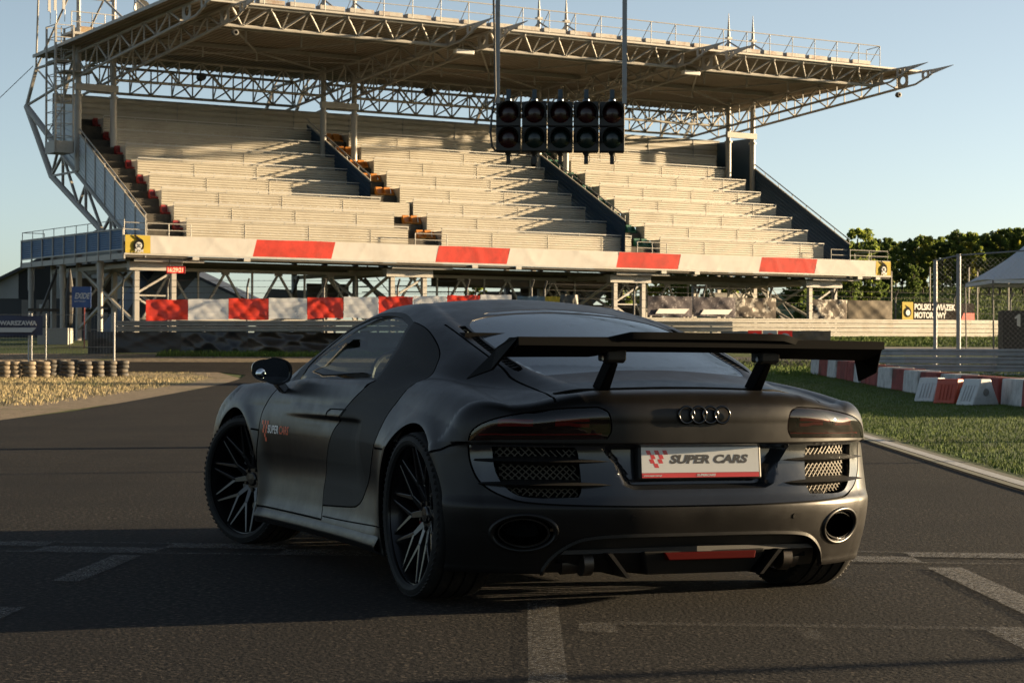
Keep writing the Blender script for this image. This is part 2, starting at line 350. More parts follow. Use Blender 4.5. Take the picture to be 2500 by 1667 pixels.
domA = np.concatenate([dens(A2((SF2, ZB), (SR2, ZB)), .03, False)[:-1], dens(A2((SR2, ZB), (SR2, shl[-1, 1])), .0135, False)[:-1], shl[::-1], dens(A2((SF2, shl[0, 1]), (SF2, ZB)), .03, False)[1:-1]])
gi = np.array([(s, z) for s in np.arange(SF2, SR2, .014 if True else .03) for z in np.arange(ZB+.01, .86, .0135)]); gi = gi[gi[:, 0] > -2.5]
gi2 = np.array([(s, z) for s in np.arange(SF2, -2.5, .03) for z in np.arange(ZB+.01, .86, .02)]); gi = np.concatenate([gi, gi2])
insA = lambda q: (q[:, 1] < np.interp(q[:, 0], sh_s, zsh)) & (q[:, 1] > ZB) & (q[:, 0] > SF2) & (q[:, 0] < SR2)
crease = [a_(side3(A2((1.9, .693), (.86, .693)))), a_(side3(A2((1.9, .683), (.86, .683))))]
run_chart(domA, gi[insA(gi)], chartA,
  [('door', a_(DOOR)), ('side_blade', a_(BLADE)), ('rear_panel', a_(RP)), ('taillight', a_(TL)), ('grille_hole', a_(GR)), ('exhaust_hole', a_(EX)), ('diffuser', a_(DIF)), ('cut', a_(BARC[0])), ('cut', a_(BARC[1]))],
  [ribbon(a_(q)) for q in (door_rear, door_front, door_bot, seam_q, seam_q2, seam_f)]+[ribbon(a_(sill_c), .006), ribbon(a_(blade_lo), .007), ribbon(a_(rp_gap), .007), ribbon(a_(tl_gap_top), .006)],
  [a_(REC), a_(REC2)]+crease, insA)
shxy = shP[:, :2]; domB = np.concatenate([shxy, dens(A2((0, shxy[-1, 1]), (0, shxy[0, 1])), .03, False)[1:-1]])
gj = np.array([(x, y) for x in np.arange(-.96, -.005, .0155) for y in np.arange(-.75, 2.5, .018)]+[(x, y) for x in np.arange(-.96, -.005, .03) for y in np.arange(2.5, 3.7, .03)])
insB = lambda q: inpoly(q, domB)
b_ = lambda P: P[:, :2]
run_chart(domB, gj[insB(gj)], chartB,
  [('door', b_(DOOR)), ('window_frame', b_(FRAME)), ('side_blade', b_(BLADE)), ('side_window', b_(WIN)), ('rear_window', b_(GLASS)), ('slot', b_(SLOT)), ('vent', b_(VENT)), ('brake_lamp', b_(BRK)), ('windscreen', b_(WSH))],
  [ribbon(b_(q)) for q in (door_rear, door_front, hatch)]+[ribbon(b_(blade_up), .005)], [], insB)
def flipx(P): Q = P.copy(); Q[:, 0] *= -1; return Q
def panel_obj(name, parts, mt, parent, disp=None, off=0, flange=.012, implicit=True, side=1):
    V_ = []; F_ = []; n = 0
    for vs, fs in parts: V_.append(vs); F_.append(fs+n); n += len(vs)
    P = np.concatenate(V_); T = np.concatenate(F_)
    key = np.round(P*1e4).astype(np.int64); _, idx, inv = np.unique(key, axis=0, return_index=True, return_inverse=True); inv = inv.ravel(); P = P[idx]; T = inv[T]
    T = T[(T[:, 0] != T[:, 1]) & (T[:, 1] != T[:, 2]) & (T[:, 0] != T[:, 2])]
    N = grad(P)
    fn_ = np.cross(P[T[:, 1]]-P[T[:, 0]], P[T[:, 2]]-P[T[:, 0]]); sg = (fn_*N[T].mean(1)).sum(1) < 0; T[sg] = T[sg][:, ::-1]
    if disp: P = disp(P)
    P = P+N*off
    if disp or not implicit:
        fn_ = np.cross(P[T[:, 1]]-P[T[:, 0]], P[T[:, 2]]-P[T[:, 0]]); N2 = np.zeros_like(P)
        for k in range(3): np.add.at(N2, T[:, k], fn_)
        N2 /= np.linalg.norm(N2, axis=1, keepdims=True)+1e-12; NN = N2
    else: NN = N
    # flange along open edges gives every panel its thickness
    E = np.concatenate([T[:, [0, 1]], T[:, [1, 2]], T[:, [2, 0]]]); ks = np.sort(E, 1); uq, first, cnt = np.unique(ks, axis=0, return_index=True, return_counts=True)
    B = E[first[cnt == 1]]; B = B[~((np.abs(P[B[:, 0], 0]) < 1e-4) & (np.abs(P[B[:, 1], 0]) < 1e-4))]
    nP = len(P); quads = []
    if flange and len(B):
        u = np.unique(B); mp = {a: i for i, a in enumerate(u)}; A_ = P[u]; C_ = P[u]-N[u]*flange
        P = np.concatenate([P, A_, C_]); 
        en = np.zeros((len(u), 3))
        for a, b in B:
            d = P[b]-P[a]; nn = np.cross(N[a], d); nn = -nn/(np.linalg.norm(nn)+1e-9); en[mp[a]] += nn; en[mp[b]] += nn
            quads.append((nP+mp[b], nP+mp[a], nP+len(u)+mp[a], nP+len(u)+mp[b]))
        en /= np.linalg.norm(en, axis=1, keepdims=True)+1e-9; NN = np.concatenate([NN, en, en])
    faces = [tuple(int(i) for i in t) for t in T]+quads
    P = P.copy(); NN = NN.copy()
    if side == 2:      # both halves in one mesh
        m0 = len(P); cen0 = np.abs(P[:, 0]) < 1e-4; P = np.concatenate([P, flipx(P)]); NN = np.concatenate([NN, flipx(NN)]); faces += [tuple(m0+i for i in f[::-1]) for f in faces]
    if side == -1: P = flipx(P); NN = flipx(NN); faces = [f[::-1] for f in faces]
    me = bpy.data.meshes.new(name); me.from_pydata(P.tolist(), [], faces); me.materials.append(mt); me.polygons.foreach_set('use_smooth', [True]*len(me.polygons))
    if disp: me.set_sharp_from_angle(angle=math.radians(28))
    else: me.normals_split_custom_set_from_vertices(NN.tolist())
    return link(bpy.data.objects.new(name, me), parent)
# ---------------------------------------------------------------- car materials and parts
def paint_mat():
    m = mat('satin_black_paint', (.0085, .0078, .0075), rough=.33, metal=.28, spec=.27, bump=.0); n = m.node_tree.nodes; l = m.node_tree.links; b = n['Principled BSDF']
    b.inputs['Coat Weight'].default_value = .05; b.inputs['Coat Roughness'].default_value = .30
    tc = n.new('ShaderNodeTexCoord'); nz = n.new('ShaderNodeTexNoise'); nz.inputs['Scale'].default_value = 9; nz.inputs['Detail'].default_value = 8; nz.inputs['Roughness'].default_value = .7; l.new(tc.outputs['Object'], nz.inputs['Vector'])
    r = n.new('ShaderNodeMapRange'); r.inputs[1].default_value = .3; r.inputs[2].default_value = .7; r.inputs[3].default_value = .31; r.inputs[4].default_value = .42; l.new(nz.outputs['Fac'], r.inputs[0]); l.new(r.outputs[0], b.inputs['Roughness'])
    return m
def dusty(m, scale, lo, hi, r0, r1):
    n = m.node_tree.nodes; l = m.node_tree.links; b = n['Principled BSDF']; tc = n.new('ShaderNodeTexCoord'); nz = n.new('ShaderNodeTexNoise'); nz.inputs['Scale'].default_value = scale; nz.inputs['Detail'].default_value = 8
    l.new(tc.outputs['Object'], nz.inputs['Vector']); r = n.new('ShaderNodeMapRange'); r.inputs[1].default_value = lo; r.inputs[2].default_value = hi; r.inputs[3].default_value = r0; r.inputs[4].default_value = r1
    l.new(nz.outputs['Fac'], r.inputs[0]); l.new(r.outputs[0], b.inputs['Roughness']); return m
PAINT = paint_mat()
CARBON = mat('carbon_fibre', (.005, .0048, .0045), rough=.62, spec=.2, noise=(170, (.016, .014, .012), .45, .65), det=2)
GLOSSB = dusty(mat('gloss_black_plastic', (.012, .013, .015), rough=.12, spec=.5, coat=.2), 14, .3, .7, .08, .18)
BLK = mat('black_plastic', (.005, .005, .005), rough=.55, spec=.3)
VOID = mat('black_void', (.003, .003, .003), rough=.9, spec=.1)
RUB = mat('tyre_rubber', (.008, .008, .008), rough=.75, spec=.25, noise=(14, (.030, .024, .018), .52, .75))
WHEELM = mat('wheel_black', (.010, .010, .011), rough=.25, metal=.5, coat=.2)
STEEL = mat('brushed_steel', (.30, .29, .28), rough=.35, metal=1)
CHRB = mat('black_chrome', (.05, .05, .052), rough=.12, metal=1)
REDCAL = mat('caliper_red', (.5, .015, .012), rough=.35, coat=.4)
WGLASS = glassmat('tinted_glass', (.66, .74, .74), refl=.40)
REARG = mat('dark_rear_glass', (.012, .020, .030), rough=.09, spec=.8, coat=.3)
dusty(REARG, 22, .35, .75, .05, .28)
TLM = glassmat('smoked_lens', (.42, .22, .22), refl=.9)
REDLENS = mat('red_lens', (.55, .012, .012), rough=.25, coat=.2)
LATT = mat('grille_mesh_metal', (.055, .048, .038), rough=.5, metal=.2, spec=.15)
car = empty('sports_car', (-CX*math.cos(psi)+CY*math.sin(psi), -CX*math.sin(psi)-CY*math.cos(psi), 0), 0, label='matte black two door sports coupe with high rear wing parked on the asphalt track', cat='car')
car.rotation_euler = (0, .007, psi)
bm_body = panel_obj('body', panels['body'], PAINT, car, side=2, flange=.016)
for sd_ in (1, -1):
    d_ = panel_obj('door', panels['door'], PAINT, car, side=sd_)
    panel_obj('side_blade', panels['side_blade'], CARBON, car, side=sd_, off=.001)
    panel_obj('side_window', panels['side_window'], WGLASS, car, side=sd_, off=-.004, flange=0)
    panel_obj('window_frame', panels['window_frame'], BLK, car, side=sd_, off=-.001, flange=.02)
    tl_ = panel_obj('taillight', panels['taillight'], TLM, car, side=sd_, off=0, flange=0)
    panel_obj('lamp_housing', panels['taillight'], mat('lamp_housing_dark', (.035, .033, .035), rough=.25, metal=.6), tl_, side=sd_, off=-.035, flange=0)
    rl = MB()
    for q0, q1 in ((.80, .68), (.60, .47)):
        for zc in (.715, .735):
            P = rear3([(-q0, zc), (-q1, zc)]); N = grad(P); P = P-N*.026
            rl = MB()
            for i in range(len(P)-1): rl.beam((sd_*P[i][0], P[i][1], P[i][2]), (sd_*P[i+1][0], P[i+1][1], P[i+1][2]), .008, .013)
            rl.build('red_reflector', REDLENS, tl_)
    rl = MB(); P = rear3([(-.86, .675), (-.42, .682)]); P = P-grad(P)*.022
    for i in range(len(P)-1): rl.beam((sd_*P[i][0], P[i][1], P[i][2]), (sd_*P[i+1][0], P[i+1][1], P[i+1][2]), .005, .005)
    rl.build('light_strip', REDLENS, tl_)
    panel_obj('vent', panels['vent'], VOID, car, side=sd_, off=-.02, flange=0)
    lv = MB()
    for yy in np.arange(-.04, .46, .035):
        P = top3([(-.548, yy), (-.503, yy)]); P = P-grad(P)*.008
        lv.beam((sd_*P[0][0], P[0][1], P[0][2]), (sd_*P[-1][0], P[-1][1], P[-1][2]), .016, .004)
    lv.build('vent_louvre', BLK, car)
    # tail grille: backing, diamond mesh, two fins
    gh = panel_obj('tail_grille', panels['grille_hole'], VOID, car, side=sd_, off=-.05, flange=0)
    gm = MB(); pol = np.array([(p[0], p[2]) for p in GR]); st_ = .0235
    for dirn in (1, -1):
        for k in np.arange(-1.6, 1.6, st_):
            xs = np.arange(-.82, -.48, .012); zs = k+dirn*xs*.95; z_in = (zs > .43) & (zs < .65); pts = np.stack([xs, zs], 1)[z_in]
            if len(pts) < 2: continue
            ins = inpoly(pts, pol)
            for i in range(len(pts)-1):
                if ins[i] and ins[i+1]:
                    pass
            idx = np.where(ins)[0]
            if len(idx) < 2: continue
            q = rear3(pts[idx[0]:idx[-1]+1]); q = q-grad(q)*.026; q = q[::3] if len(q) > 6 else q[[0, -1]]
            for a, b in zip(q[:-1], q[1:]): gm.beam((sd_*a[0], a[1], a[2]), (sd_*b[0], b[1], b[2]), .0042, .0042)
    gm.build('grille_mesh', LATT, gh)
    for zc in (.578, .489):
        fn = MB(); P = rear3([(-.855 if zc > .5 else -.845, zc), (-.375, zc-.002)]); k = len(P); N = grad(P); top_, bot_, fr_ = [], [], []
        for i in range(k):
            t = i/(k-1); wd = .068*math.sin(PI*min(1, .08+t*.95))**.5; n_ = N[i]; n_ = np.array([n_[0], n_[1], 0]); n_ /= np.linalg.norm(n_)
            o_ = P[i]+n_*wd*.75; i_ = P[i]-n_*.035; hh = .019*math.sin(PI*min(1, .1+t*.85))**.6+.001
            for L, q in ((top_, i_+[0, 0, hh]), (bot_, i_-[0, 0, hh]), (fr_, o_)): L.append((sd_*q[0], q[1], q[2]))
        vs = []; 
        for i in range(k): vs += [top_[i], fr_[i], bot_[i]]
        fs = []
        for i in range(k-1):
            for e in range(3): fs.append((i*3+e, i*3+(e+1) % 3, (i+1)*3+(e+1) % 3, (i+1)*3+e))
        fn.add(vs, fs+[(0, 1, 2), (3*k-1, 3*k-2, 3*k-3)]); fn.build('tail_fin', BLK, car)
    # exhaust: flared trim, pipe
    eh = panel_obj('exhaust_tip', panels['exhaust_hole'], VOID, car, side=sd_, off=-.10, flange=0)
    def ering(a, b, out): P = ell(a, b, 48); N = grad(P); return P+N*out
    prof = [(.122, .080, -.004), (.117, .075, .006), (.110, .069, .010), (.104, .064, .006), (.099, .060, -.01)]
    R_ = [ering(a, b, o_) for a, b, o_ in prof]; tr = MB(); k = len(R_[0])
    tr.add([(sd_*p[0], p[1], p[2]) for r in R_ for p in r], [((j*k+i), (j*k+(i+1) % k), ((j+1)*k+(i+1) % k), ((j+1)*k+i)) for j in range(len(R_)-1) for i in range(k)])
    tr.build('exhaust_surround', PAINT, car, smooth=True)
    cx, cz = EXC; yE = rear3([(cx, cz), (cx+.001, cz)])[0][1]; pp = MB(); pr = [(.092, .055, -.006), (.092, .055, .0), (.085, .049, .0), (.083, .047, .09)]; k = 44
    for j, (a, b, dy) in enumerate(pr):
        pass
    vs = []
    for a, b, dy in pr:
        for i in range(k):
            t = 2*PI*i/k; xx = cx+a*math.cos(t); vs.append((sd_*xx, yE+.014+dy-.45*(xx-cx)-.02*0, cz+b*math.sin(t)))
    pp.add(vs, [(j*k+i, j*k+(i+1) % k, (j+1)*k+(i+1) % k, (j+1)*k+i) for j in range(len(pr)-1) for i in range(k)]); pp.build('exhaust_pipe', CHRB, eh, smooth=True, angle=50)
panel_obj('panel_gap', panels['gap'], VOID, car, side=2, off=-.009, flange=0)
panel_obj('rear_bumper_panel', panels['rear_panel'], GLOSSB, car, side=2, disp=disp_rp, flange=.03)
panel_obj('rear_window', panels['rear_window'], REARG, car, side=2, off=-.002)
panel_obj('brake_light', panels['brake_lamp'], GLOSSB, car, side=2, off=-.001)
panel_obj('windscreen', panels['windscreen'], WGLASS, car, side=2, off=-.003, flange=0)
panel_obj('engine_vent', panels['slot'], VOID, car, side=2, off=-.025, flange=0)
sb = MB()
for k in range(1): sb.path([tuple(p) for p in (top3([(-.52, -.50), (0, -.537)])-[0, 0, .012])]+[tuple(p*[-1, 1, 1]) for p in (top3([(-.52, -.50), (0, -.537)])-[0, 0, .012])[::-1]], .006, 6)
sb.build('vent_bar', BLK, car)
def disp_dif(P):
    Q = P.copy(); z = P[:, 2]; x = np.abs(P[:, 0]); Q[:, 1] += .045+.25*np.clip(.24-z, 0, .2); return Q
df = panel_obj('diffuser', panels['diffuser'], BLK, car, side=2, disp=disp_dif, flange=.0)
# trim lips of the diffuser arch
def lip(pts, r, out, name, m_, parent, lo=0):
    P = rear3(pts); N = grad(P); P = P+N*out; b = MB()
    for sg in (1, -1):
        for a, c in zip(P[:-1], P[1:]): b.beam((sg*a[0], a[1], a[2]), (sg*c[0], c[1], c[2]), r, r*1.0)
    return b.build(name, m_, parent)
lip(seg([(0, .293), (-.30, .292), (-.46, .283), (-.53, .260), (-.585, .214), (-.612, .165), (-.617, .14)]), .012, .001, 'diffuser_trim', PAINT, df)
b = MB()
for sg in (1, -1): b.prism([(sg*.0, -.66, .222), (sg*.56, -.60, .218), (sg*.56, -.58, .218), (0, -.62, .222)], [(0, -.66, .243), (sg*.54, -.60, .234), (sg*.54, -.58, .234), (0, -.62, .243)])
b.build('diffuser_lip', BLK, df)
b = MB(); b.prism([(-.19, -.60, .13), (.27, -.60, .13), (.27, -.40, .12), (-.19, -.40, .12)], [(-.23, -.655, .225), (.31, -.655, .225), (.31, -.40, .225), (-.23, -.40, .225)]); b.build('diffuser_block', BLK, df, bevel=.006)
b = MB(); b.prism([(-.125, -.666, .190), (.255, -.666, .190), (.255, -.63, .190), (-.125, -.63, .190)], [(-.145, -.664, .220), (.262, -.664, .220), (.262, -.63, .220), (-.145, -.63, .220)]); fl = b.build('fog_light', mat('fog_lens', (.05, .001, .001), rough=.7, spec=.03), df, bevel=.004)
b = MB(); b.prism([(.285, -.655, .125), (.300, -.655, .125), (.300, -.42, .125), (.285, -.42, .125)], [(.365, -.66, .222), (.385, -.66, .222), (.385, -.42, .222), (.365, -.42, .222)]); b.build('diffuser_strake', PAINT, df)
b = MB(); b.prism([(-.285, -.655, .125), (-.300, -.655, .125), (-.300, -.42, .125), (-.285, -.42, .125)], [(-.365, -.66, .222), (-.385, -.66, .222), (-.385, -.42, .222), (-.365, -.42, .222)]); b.build('diffuser_strake', PAINT, df)
for s_ in (1, -1):
    b = MB(); b.tube((s_*.37, -.52, .185), (s_*.52, -.50, .175), .045, 16); b.tube((s_*.42, -.56, .18), (s_*.46, -.56, .178), .05, 16)
    b.build('silencer', mat('silencer_steel', (.07, .06, .05), rough=.4, metal=.8), df, smooth=True, angle=40)
# underbody, arch liners, sills
b = MB(); b.box((0, 1.32, .20), (1.66, 1.85, .12)); b.box((0, 0, .24), (1.18, 1.0, .16)); b.box((0, 2.8, .24), (1.18, 1.3, .16)); b.box((0, -.35, .24), (1.1, .4, .12)); b.build('underbody', VOID, car)
for yc in (0, 2.65):
    for s_ in (1, -1):
        b = MB(); b.lathe([(-.93, .374), (-.93, .378), (-.56, .385), (-.56, .02)], 40, (0, 0, 0), 'x', -1.15*PI*.5-.3, 1.15*PI*.5+.3)
        # rotate so the opening looks down: profile angle 0 is +y ; use z-up fan
        vs = [(v[0]*s_, yc+v[2], .335+v[1]) for v in b.v]; m2 = MB(); m2.add(vs, b.f); m2.build('arch_liner', VOID, car, smooth=True)
for s_ in (1, -1):
    b = MB(); ys = np.linspace(.37, 2.27, 30); P1 = side3(np.stack([ys, np.full(30, .228)], 1)); 
    prof = lambda p, t: [(p[0]-.002, p[1], .215), (p[0]-.022, p[1], .178), (p[0]-.018, p[1], .162), (p[0]+.03, p[1], .140), (p[0]+.1, p[1], .138)]
    n_ = len(P1); vs = []
    for i, p in enumerate(P1): vs += [(s_*q[0], q[1], q[2]) for q in prof(p, i/n_)]
    b.add(vs, [((i*5+e), (i*5+e+1), ((i+1)*5+e+1), ((i+1)*5+e)) for i in range(n_-1) for e in range(4)]); b.build('side_skirt', PAINT, car, smooth=True)
# handle crease shadow gap is part of the flank; door handle flap
for s_ in (1, -1):
    P = side3([(1.285, .696), (1.262, .722), (1.225, .733), (1.0, .735), (1.05, .704)]); b = MB()
    for a, c in zip(P[:-1], P[1:]): b.beam((-s_*a[0], a[1], a[2]), (-s_*c[0], c[1], c[2]), .005, .005)
    b.build('door_handle', VOID, car)
# mirrors
for s_ in (1, -1):
    b = MB()
    def mir(u, v):
        a = 2*PI*u; r = math.sin(v*PI/2) if v < .999 else 1
        sx, sz = abs(math.cos(a))**.75*math.copysign(1, math.cos(a)), abs(math.sin(a))**.75*math.copysign(1, math.sin(a))
        taper = .052 if sx < 0 else .066
        return (s_*(-.965-.103*sx*r*1.0), 2.075-.10*(v)**1.5, .90+(.066 if sx < .2 else .056)*sz*r+.005*sx)
    b.grid(mir, 32, 12, flip=(s_ < 0)); ring = [mir(i/32, 1) for i in range(32)]
    n0 = len(b.v); inner = [(-0+s_*(-.965)+(p[0]-s_*(-.965))*.90, p[1]+.0, .90+(p[2]-.90)*.88) for p in ring]; inn2 = [(p[0], p[1]+.012, p[2]) for p in inner]
    b.add(ring+inner+inn2, [(i, (i+1) % 32, 32+(i+1) % 32, 32+i) for i in range(32)]+[(32+i, 32+(i+1) % 32, 64+(i+1) % 32, 64+i) for i in range(32)])
    mo = b.build('wing_mirror', GLOSSB, car, smooth=True, angle=60)
    g = MB(); g.add(inn2+[(s_*(-.965), 1.987, .90)], [(i, (i+1) % 32, 32) if s_ > 0 else ((i+1) % 32, i, 32) for i in range(32)]); g.build('mirror_glass', mat('mirror', (.10, .11, .12), rough=.03, metal=1), mo)
    g = MB(); g.lathe([(-.004, .026), (-.009, .020), (-.012, .010), (-.0125, .0)], 24, (s_*(-1.02), 1.985, .885), 'y'); g.build('blind_spot_mirror', mat('convex_mirror', (.6, .64, .68), rough=.03, metal=1), mo, smooth=True)
    g = MB(); g.prism([(s_*-.86, 1.99, .80), (s_*-.86, 2.06, .80), (s_*-.90, 2.06, .79), (s_*-.90, 1.99, .79)], [(s_*-.90, 2.00, .855), (s_*-.90, 2.07, .855), (s_*-.95, 2.07, .85), (s_*-.95, 2.00, .85)]); g.build('mirror_stalk', GLOSSB, mo, bevel=.006)
# ---- wheels
def make_wheel(loc, side, steer=0, camber=0):
    wroot = bpy.data.objects.new('wheel', None); link(wroot, car); wroot.location = loc; wroot.rotation_euler = (0, 0, steer)
    R = .335; s = side
    def X(p): return [(s*a, b) for a, b in p]
    prof = [(.118, .279), (.128, .286), (.133, .300), (.128, .315), (.118, .327), (.104, .3335)]
    for gx in (.075, .025, -.025, -.075): prof += [(gx+.010, R), (gx+.008, R-.008), (gx-.0, R-.008), (gx-.002, R)]
    prof += [(-.118, .327), (-.133, .30), (-.118, .275)]
    t = MB(); t.lathe(X(prof)[::-1 if s < 0 else 1], 72, axis='x'); 
    for i in range(72):
        a = 2*PI*i/72
        for sx_ in (1, -1):
            a2 = a+.045*sx_; p = V(sx_*.10, math.cos(a)*(R-.0075), math.sin(a)*(R-.0075)); q = V(sx_*.126, math.cos(a2)*(R-.013), math.sin(a2)*(R-.013)); t.beam(p, q, .015, .006, (0, math.cos(a), math.sin(a)))
    tb = t.build('tyre', RUB, wroot, smooth=True, angle=35)
    rm = MB(); rm.lathe(X([(.112, .279), (.121, .281), (.124, .286), (.120, .291), (.110, .288), (.108, .276), (.085, .268), (-.02, .255), (-.11, .262), (-.118, .28)]), 72, axis='x')
    rim = rm.build('rim', WHEELM, wroot, smooth=True, angle=30)
    hubx = .040; sp = MB()
    def node(r, a, x): return V(s*x, r*math.sin(a), r*math.cos(a))
    def spoke(p, q, w0, w1, h0, h1):
        d = (q-p).normalized(); r = d.cross(V(s, 0, 0)).normalized(); o = V(s, 0, 0)
        A = [p-r*w0/2-o*h0, p+r*w0/2-o*h0, p+r*w0*.28, p-r*w0*.28]; B = [q-r*w1/2-o*h1, q+r*w1/2-o*h1, q+r*w1*.28, q-r*w1*.28]
        sp.prism(A, B)
    for k in range(5):
        a = 2*PI*k/5+.10; da = 2*PI/5
        n0 = node(.045, a-.16, hubx+.01); n0b = node(.045, a+.16, hubx+.01)
        nL = node(.125, a-.30, hubx+.032); nR = node(.125, a+.30, hubx+.032)
        spoke(n0, nL, .058, .042, .045, .035); spoke(n0b, nR, .058, .042, .045, .035)
        spoke(nL, node(.272, a-.055, .100), .034, .019, .035, .022); spoke(nR, node(.272, a+.055, .100), .034, .019, .035, .022)
        spoke(nL, node(.272, a-.565, .100), .034, .019, .035, .022); spoke(nR, node(.272, a+.565, .100), .034, .019, .035, .022)
    sp.build('spokes', WHEELM, rim, bevel=.0025)
    hb = MB(); hb.lathe(X([(.0, .070), (hubx, .072), (hubx+.012, .066), (hubx+.012, .036), (hubx+.018, .034), (hubx+.022, .028), (hubx+.023, 0)]), 32, axis='x'); 
    for k in range(5):
        a = 2*PI*k/5+.10+PI/5; p = node(.054, a, hubx+.008); hb.tube(p, p+V(s*.014, 0, 0), .009, 8)
    hb.build('hub', WHEELM, rim, smooth=True, angle=30)
    dk = MB(); dk.lathe(X([(-.02, .09), (-.02, .185), (-.045, .185), (-.045, .09)]), 48, axis='x'); dk.build('brake_disc', STEEL, wroot, smooth=True, angle=30)
    cl = MB(); cl.lathe(X([(.012, .125), (.012, .195), (-.07, .195), (-.07, .125), (.012, .125)]), 14, axis='x', a0=PI*.5-.55, a1=PI*.5+.55) ; 
    cb = MB(); cb.add([(v[0], -v[2] if loc[1] > 1 else v[2], v[1]) for v in cl.v], cl.f); cb.v = [(v[0], v[1] if True else 0, v[2]) for v in cb.v]
    cb.build('brake_caliper', REDCAL, wroot, bevel=.004)
for s_ in (-1, 1):
    make_wheel((s_*.835, 0, .335), s_)
    make_wheel((s_*.825, 2.65, .335), s_, steer=math.radians(21))
# ---- rear wing
b = MB(); st_x = np.concatenate([[-.80], np.linspace(-.79, -.42, 8), [-.375], np.linspace(-.33, .33, 9), [.375], np.linspace(.42, .79, 8), [.80]])
def airfoil(x):
    c = abs(x); mid = np.interp(c, [.33, .42], [1, 0]); zc = 1.043+.020*mid-.006*(c/.8)**2; ch = .27+.02*mid; out = []
    yb = -.735-.015*mid
    for t, th in ((0, .004), (.08, .018), (.25, .030), (.5, .032), (.75, .022), (1, .004)):
        out.append((t, th))
    top_ = [(x, yb+ch*t, zc+.012-.055*t+.0+th*.35) for t, th in out]; bot_ = [(x, yb+ch*t, zc-.012-.045*t-th*.40-.012*math.sin(PI*t)) for t, th in out[::-1]]
    return top_+bot_
ps = [airfoil(x) for x in st_x]; k = len(ps[0])
b.add([p for r in ps for p in r], [(j*k+i, j*k+(i+1) % k, (j+1)*k+(i+1) % k, (j+1)*k+i) for j in range(len(ps)-1) for i in range(k)]+[tuple(range(k)), tuple((len(ps)-1)*k+i for i in range(k))[::-1]])
# gurney lip makes the trailing edge a tall dark band
b.prism([(-.80, -.742, 1.020), (.80, -.742, 1.020), (.80, -.720, 1.020), (-.80, -.720, 1.020)], [(-.80, -.738, 1.052), (.80, -.738, 1.052), (.80, -.722, 1.052), (-.80, -.722, 1.052)])
WINGM = mat('wing_carbon', (.0018, .0018, .0018), rough=.7, spec=.04)
wg = b.build('rear_wing', WINGM, car, smooth=True, angle=35)
for s_ in (1, -1):
    b = MB(); q = [(.80, -.735, 1.050), (.855, -.60, .925), (.888, -.42, .888), (.80, -.52, 1.005), (.79, -.62, 1.05)]
    q1 = [(s_*x, y, z) for x, y, z in q]; q2 = [(s_*(x-.012), y, z+.0) for x, y, z in q]
    b.prism(q1, q2); b.build('wing_end_plate', WINGM, wg, bevel=.003)
    b = MB(); b.prism([(s_*.315, -.42, .83), (s_*.365, -.42, .83), (s_*.365, -.50, .825), (s_*.315, -.50, .825)], [(s_*.325, -.535, .965), (s_*.355, -.535, .965), (s_*.355, -.615, .955), (s_*.325, -.615, .955)]); b.build('wing_support', WINGM, wg, bevel=.006)
    b = MB(); b.box((s_*.34, -.585, .985), (.085, .09, .045)); b.tube((s_*.34-.045, -.60, .975), (s_*.34+.045, -.60, .975), .020, 14); b.build('wing_bracket', BLK, wg, bevel=.008)
    b = MB(); b.tube((s_*.34-.047, -.60, .975), (s_*.34+.047, -.60, .975), .010, 8); b.build('bracket_bolt', STEEL, wg)
# ---- badge, plate, lettering
yR = rear3([(0, .757), (.001, .757)])[0][1]
for k in range(4):
    b = MB(); cx = -.078+.052*k; rr = .0325; n_ = 36; m_ = 8; vs = []
    for i in range(n_):
        a = 2*PI*i/n_
        for j in range(m_):
            c = 2*PI*j/m_; r_ = rr+.0052*math.cos(c); vs.append((cx+r_*math.cos(a), yR-.006-.001*(k % 2)-.0045*math.sin(c), .757+r_*math.sin(a)))
    b.add(vs, [(i*m_+j, ((i+1) % n_)*m_+j, ((i+1) % n_)*m_+(j+1) % m_, i*m_+(j+1) % m_) for i in range(n_) for j in range(m_)]); b.build('badge_ring', CHRB, car, smooth=True)
px0, pz0, pz1, ty = .012, .512, .640, -.050
yP = -.655
TX = V(1, 0, 0); TU = V(0, .10, 1).normalized()
def plate_pt(x, z, out=0): return V(px0+x, yP+(z-.576)*.10-out, z)
def plate_quad(bm, x0, x1, z0, z1, out, th=.002):
    bm.prism([plate_pt(x0, z0, out), plate_pt(x1, z0, out), plate_pt(x1, z0, out-th), plate_pt(x0, z0, out-th)], [plate_pt(x0, z1, out), plate_pt(x1, z1, out), plate_pt(x1, z1, out-th), plate_pt(x0, z1, out-th)])
b = MB(); plate_quad(b, -.272, .272, .504, .647, .004, .035); npl = b.build('number_plate', BLK, car, bevel=.008)
WHT = mat('plate_white', (.40, .41, .41), rough=.3, spec=.5); REDP = mat('plate_red', (.36, .018, .018), rough=.3); INK = mat('plate_black', (.012, .012, .014), rough=.4)
b = MB(); plate_quad(b, -.258, .258, .531, .638, .007, .004); b.build('plate_face', WHT, npl)
b = MB(); plate_quad(b, -.258, .258, .512, .530, .008, .005); b.build('plate_strip', REDP, npl)
b = MB()
for r_, row in enumerate([(0, 2, 4), (1, 3), (0.55, 2.45), (1.5,)]):
    pass
cw, ch_ = .0185, .0165
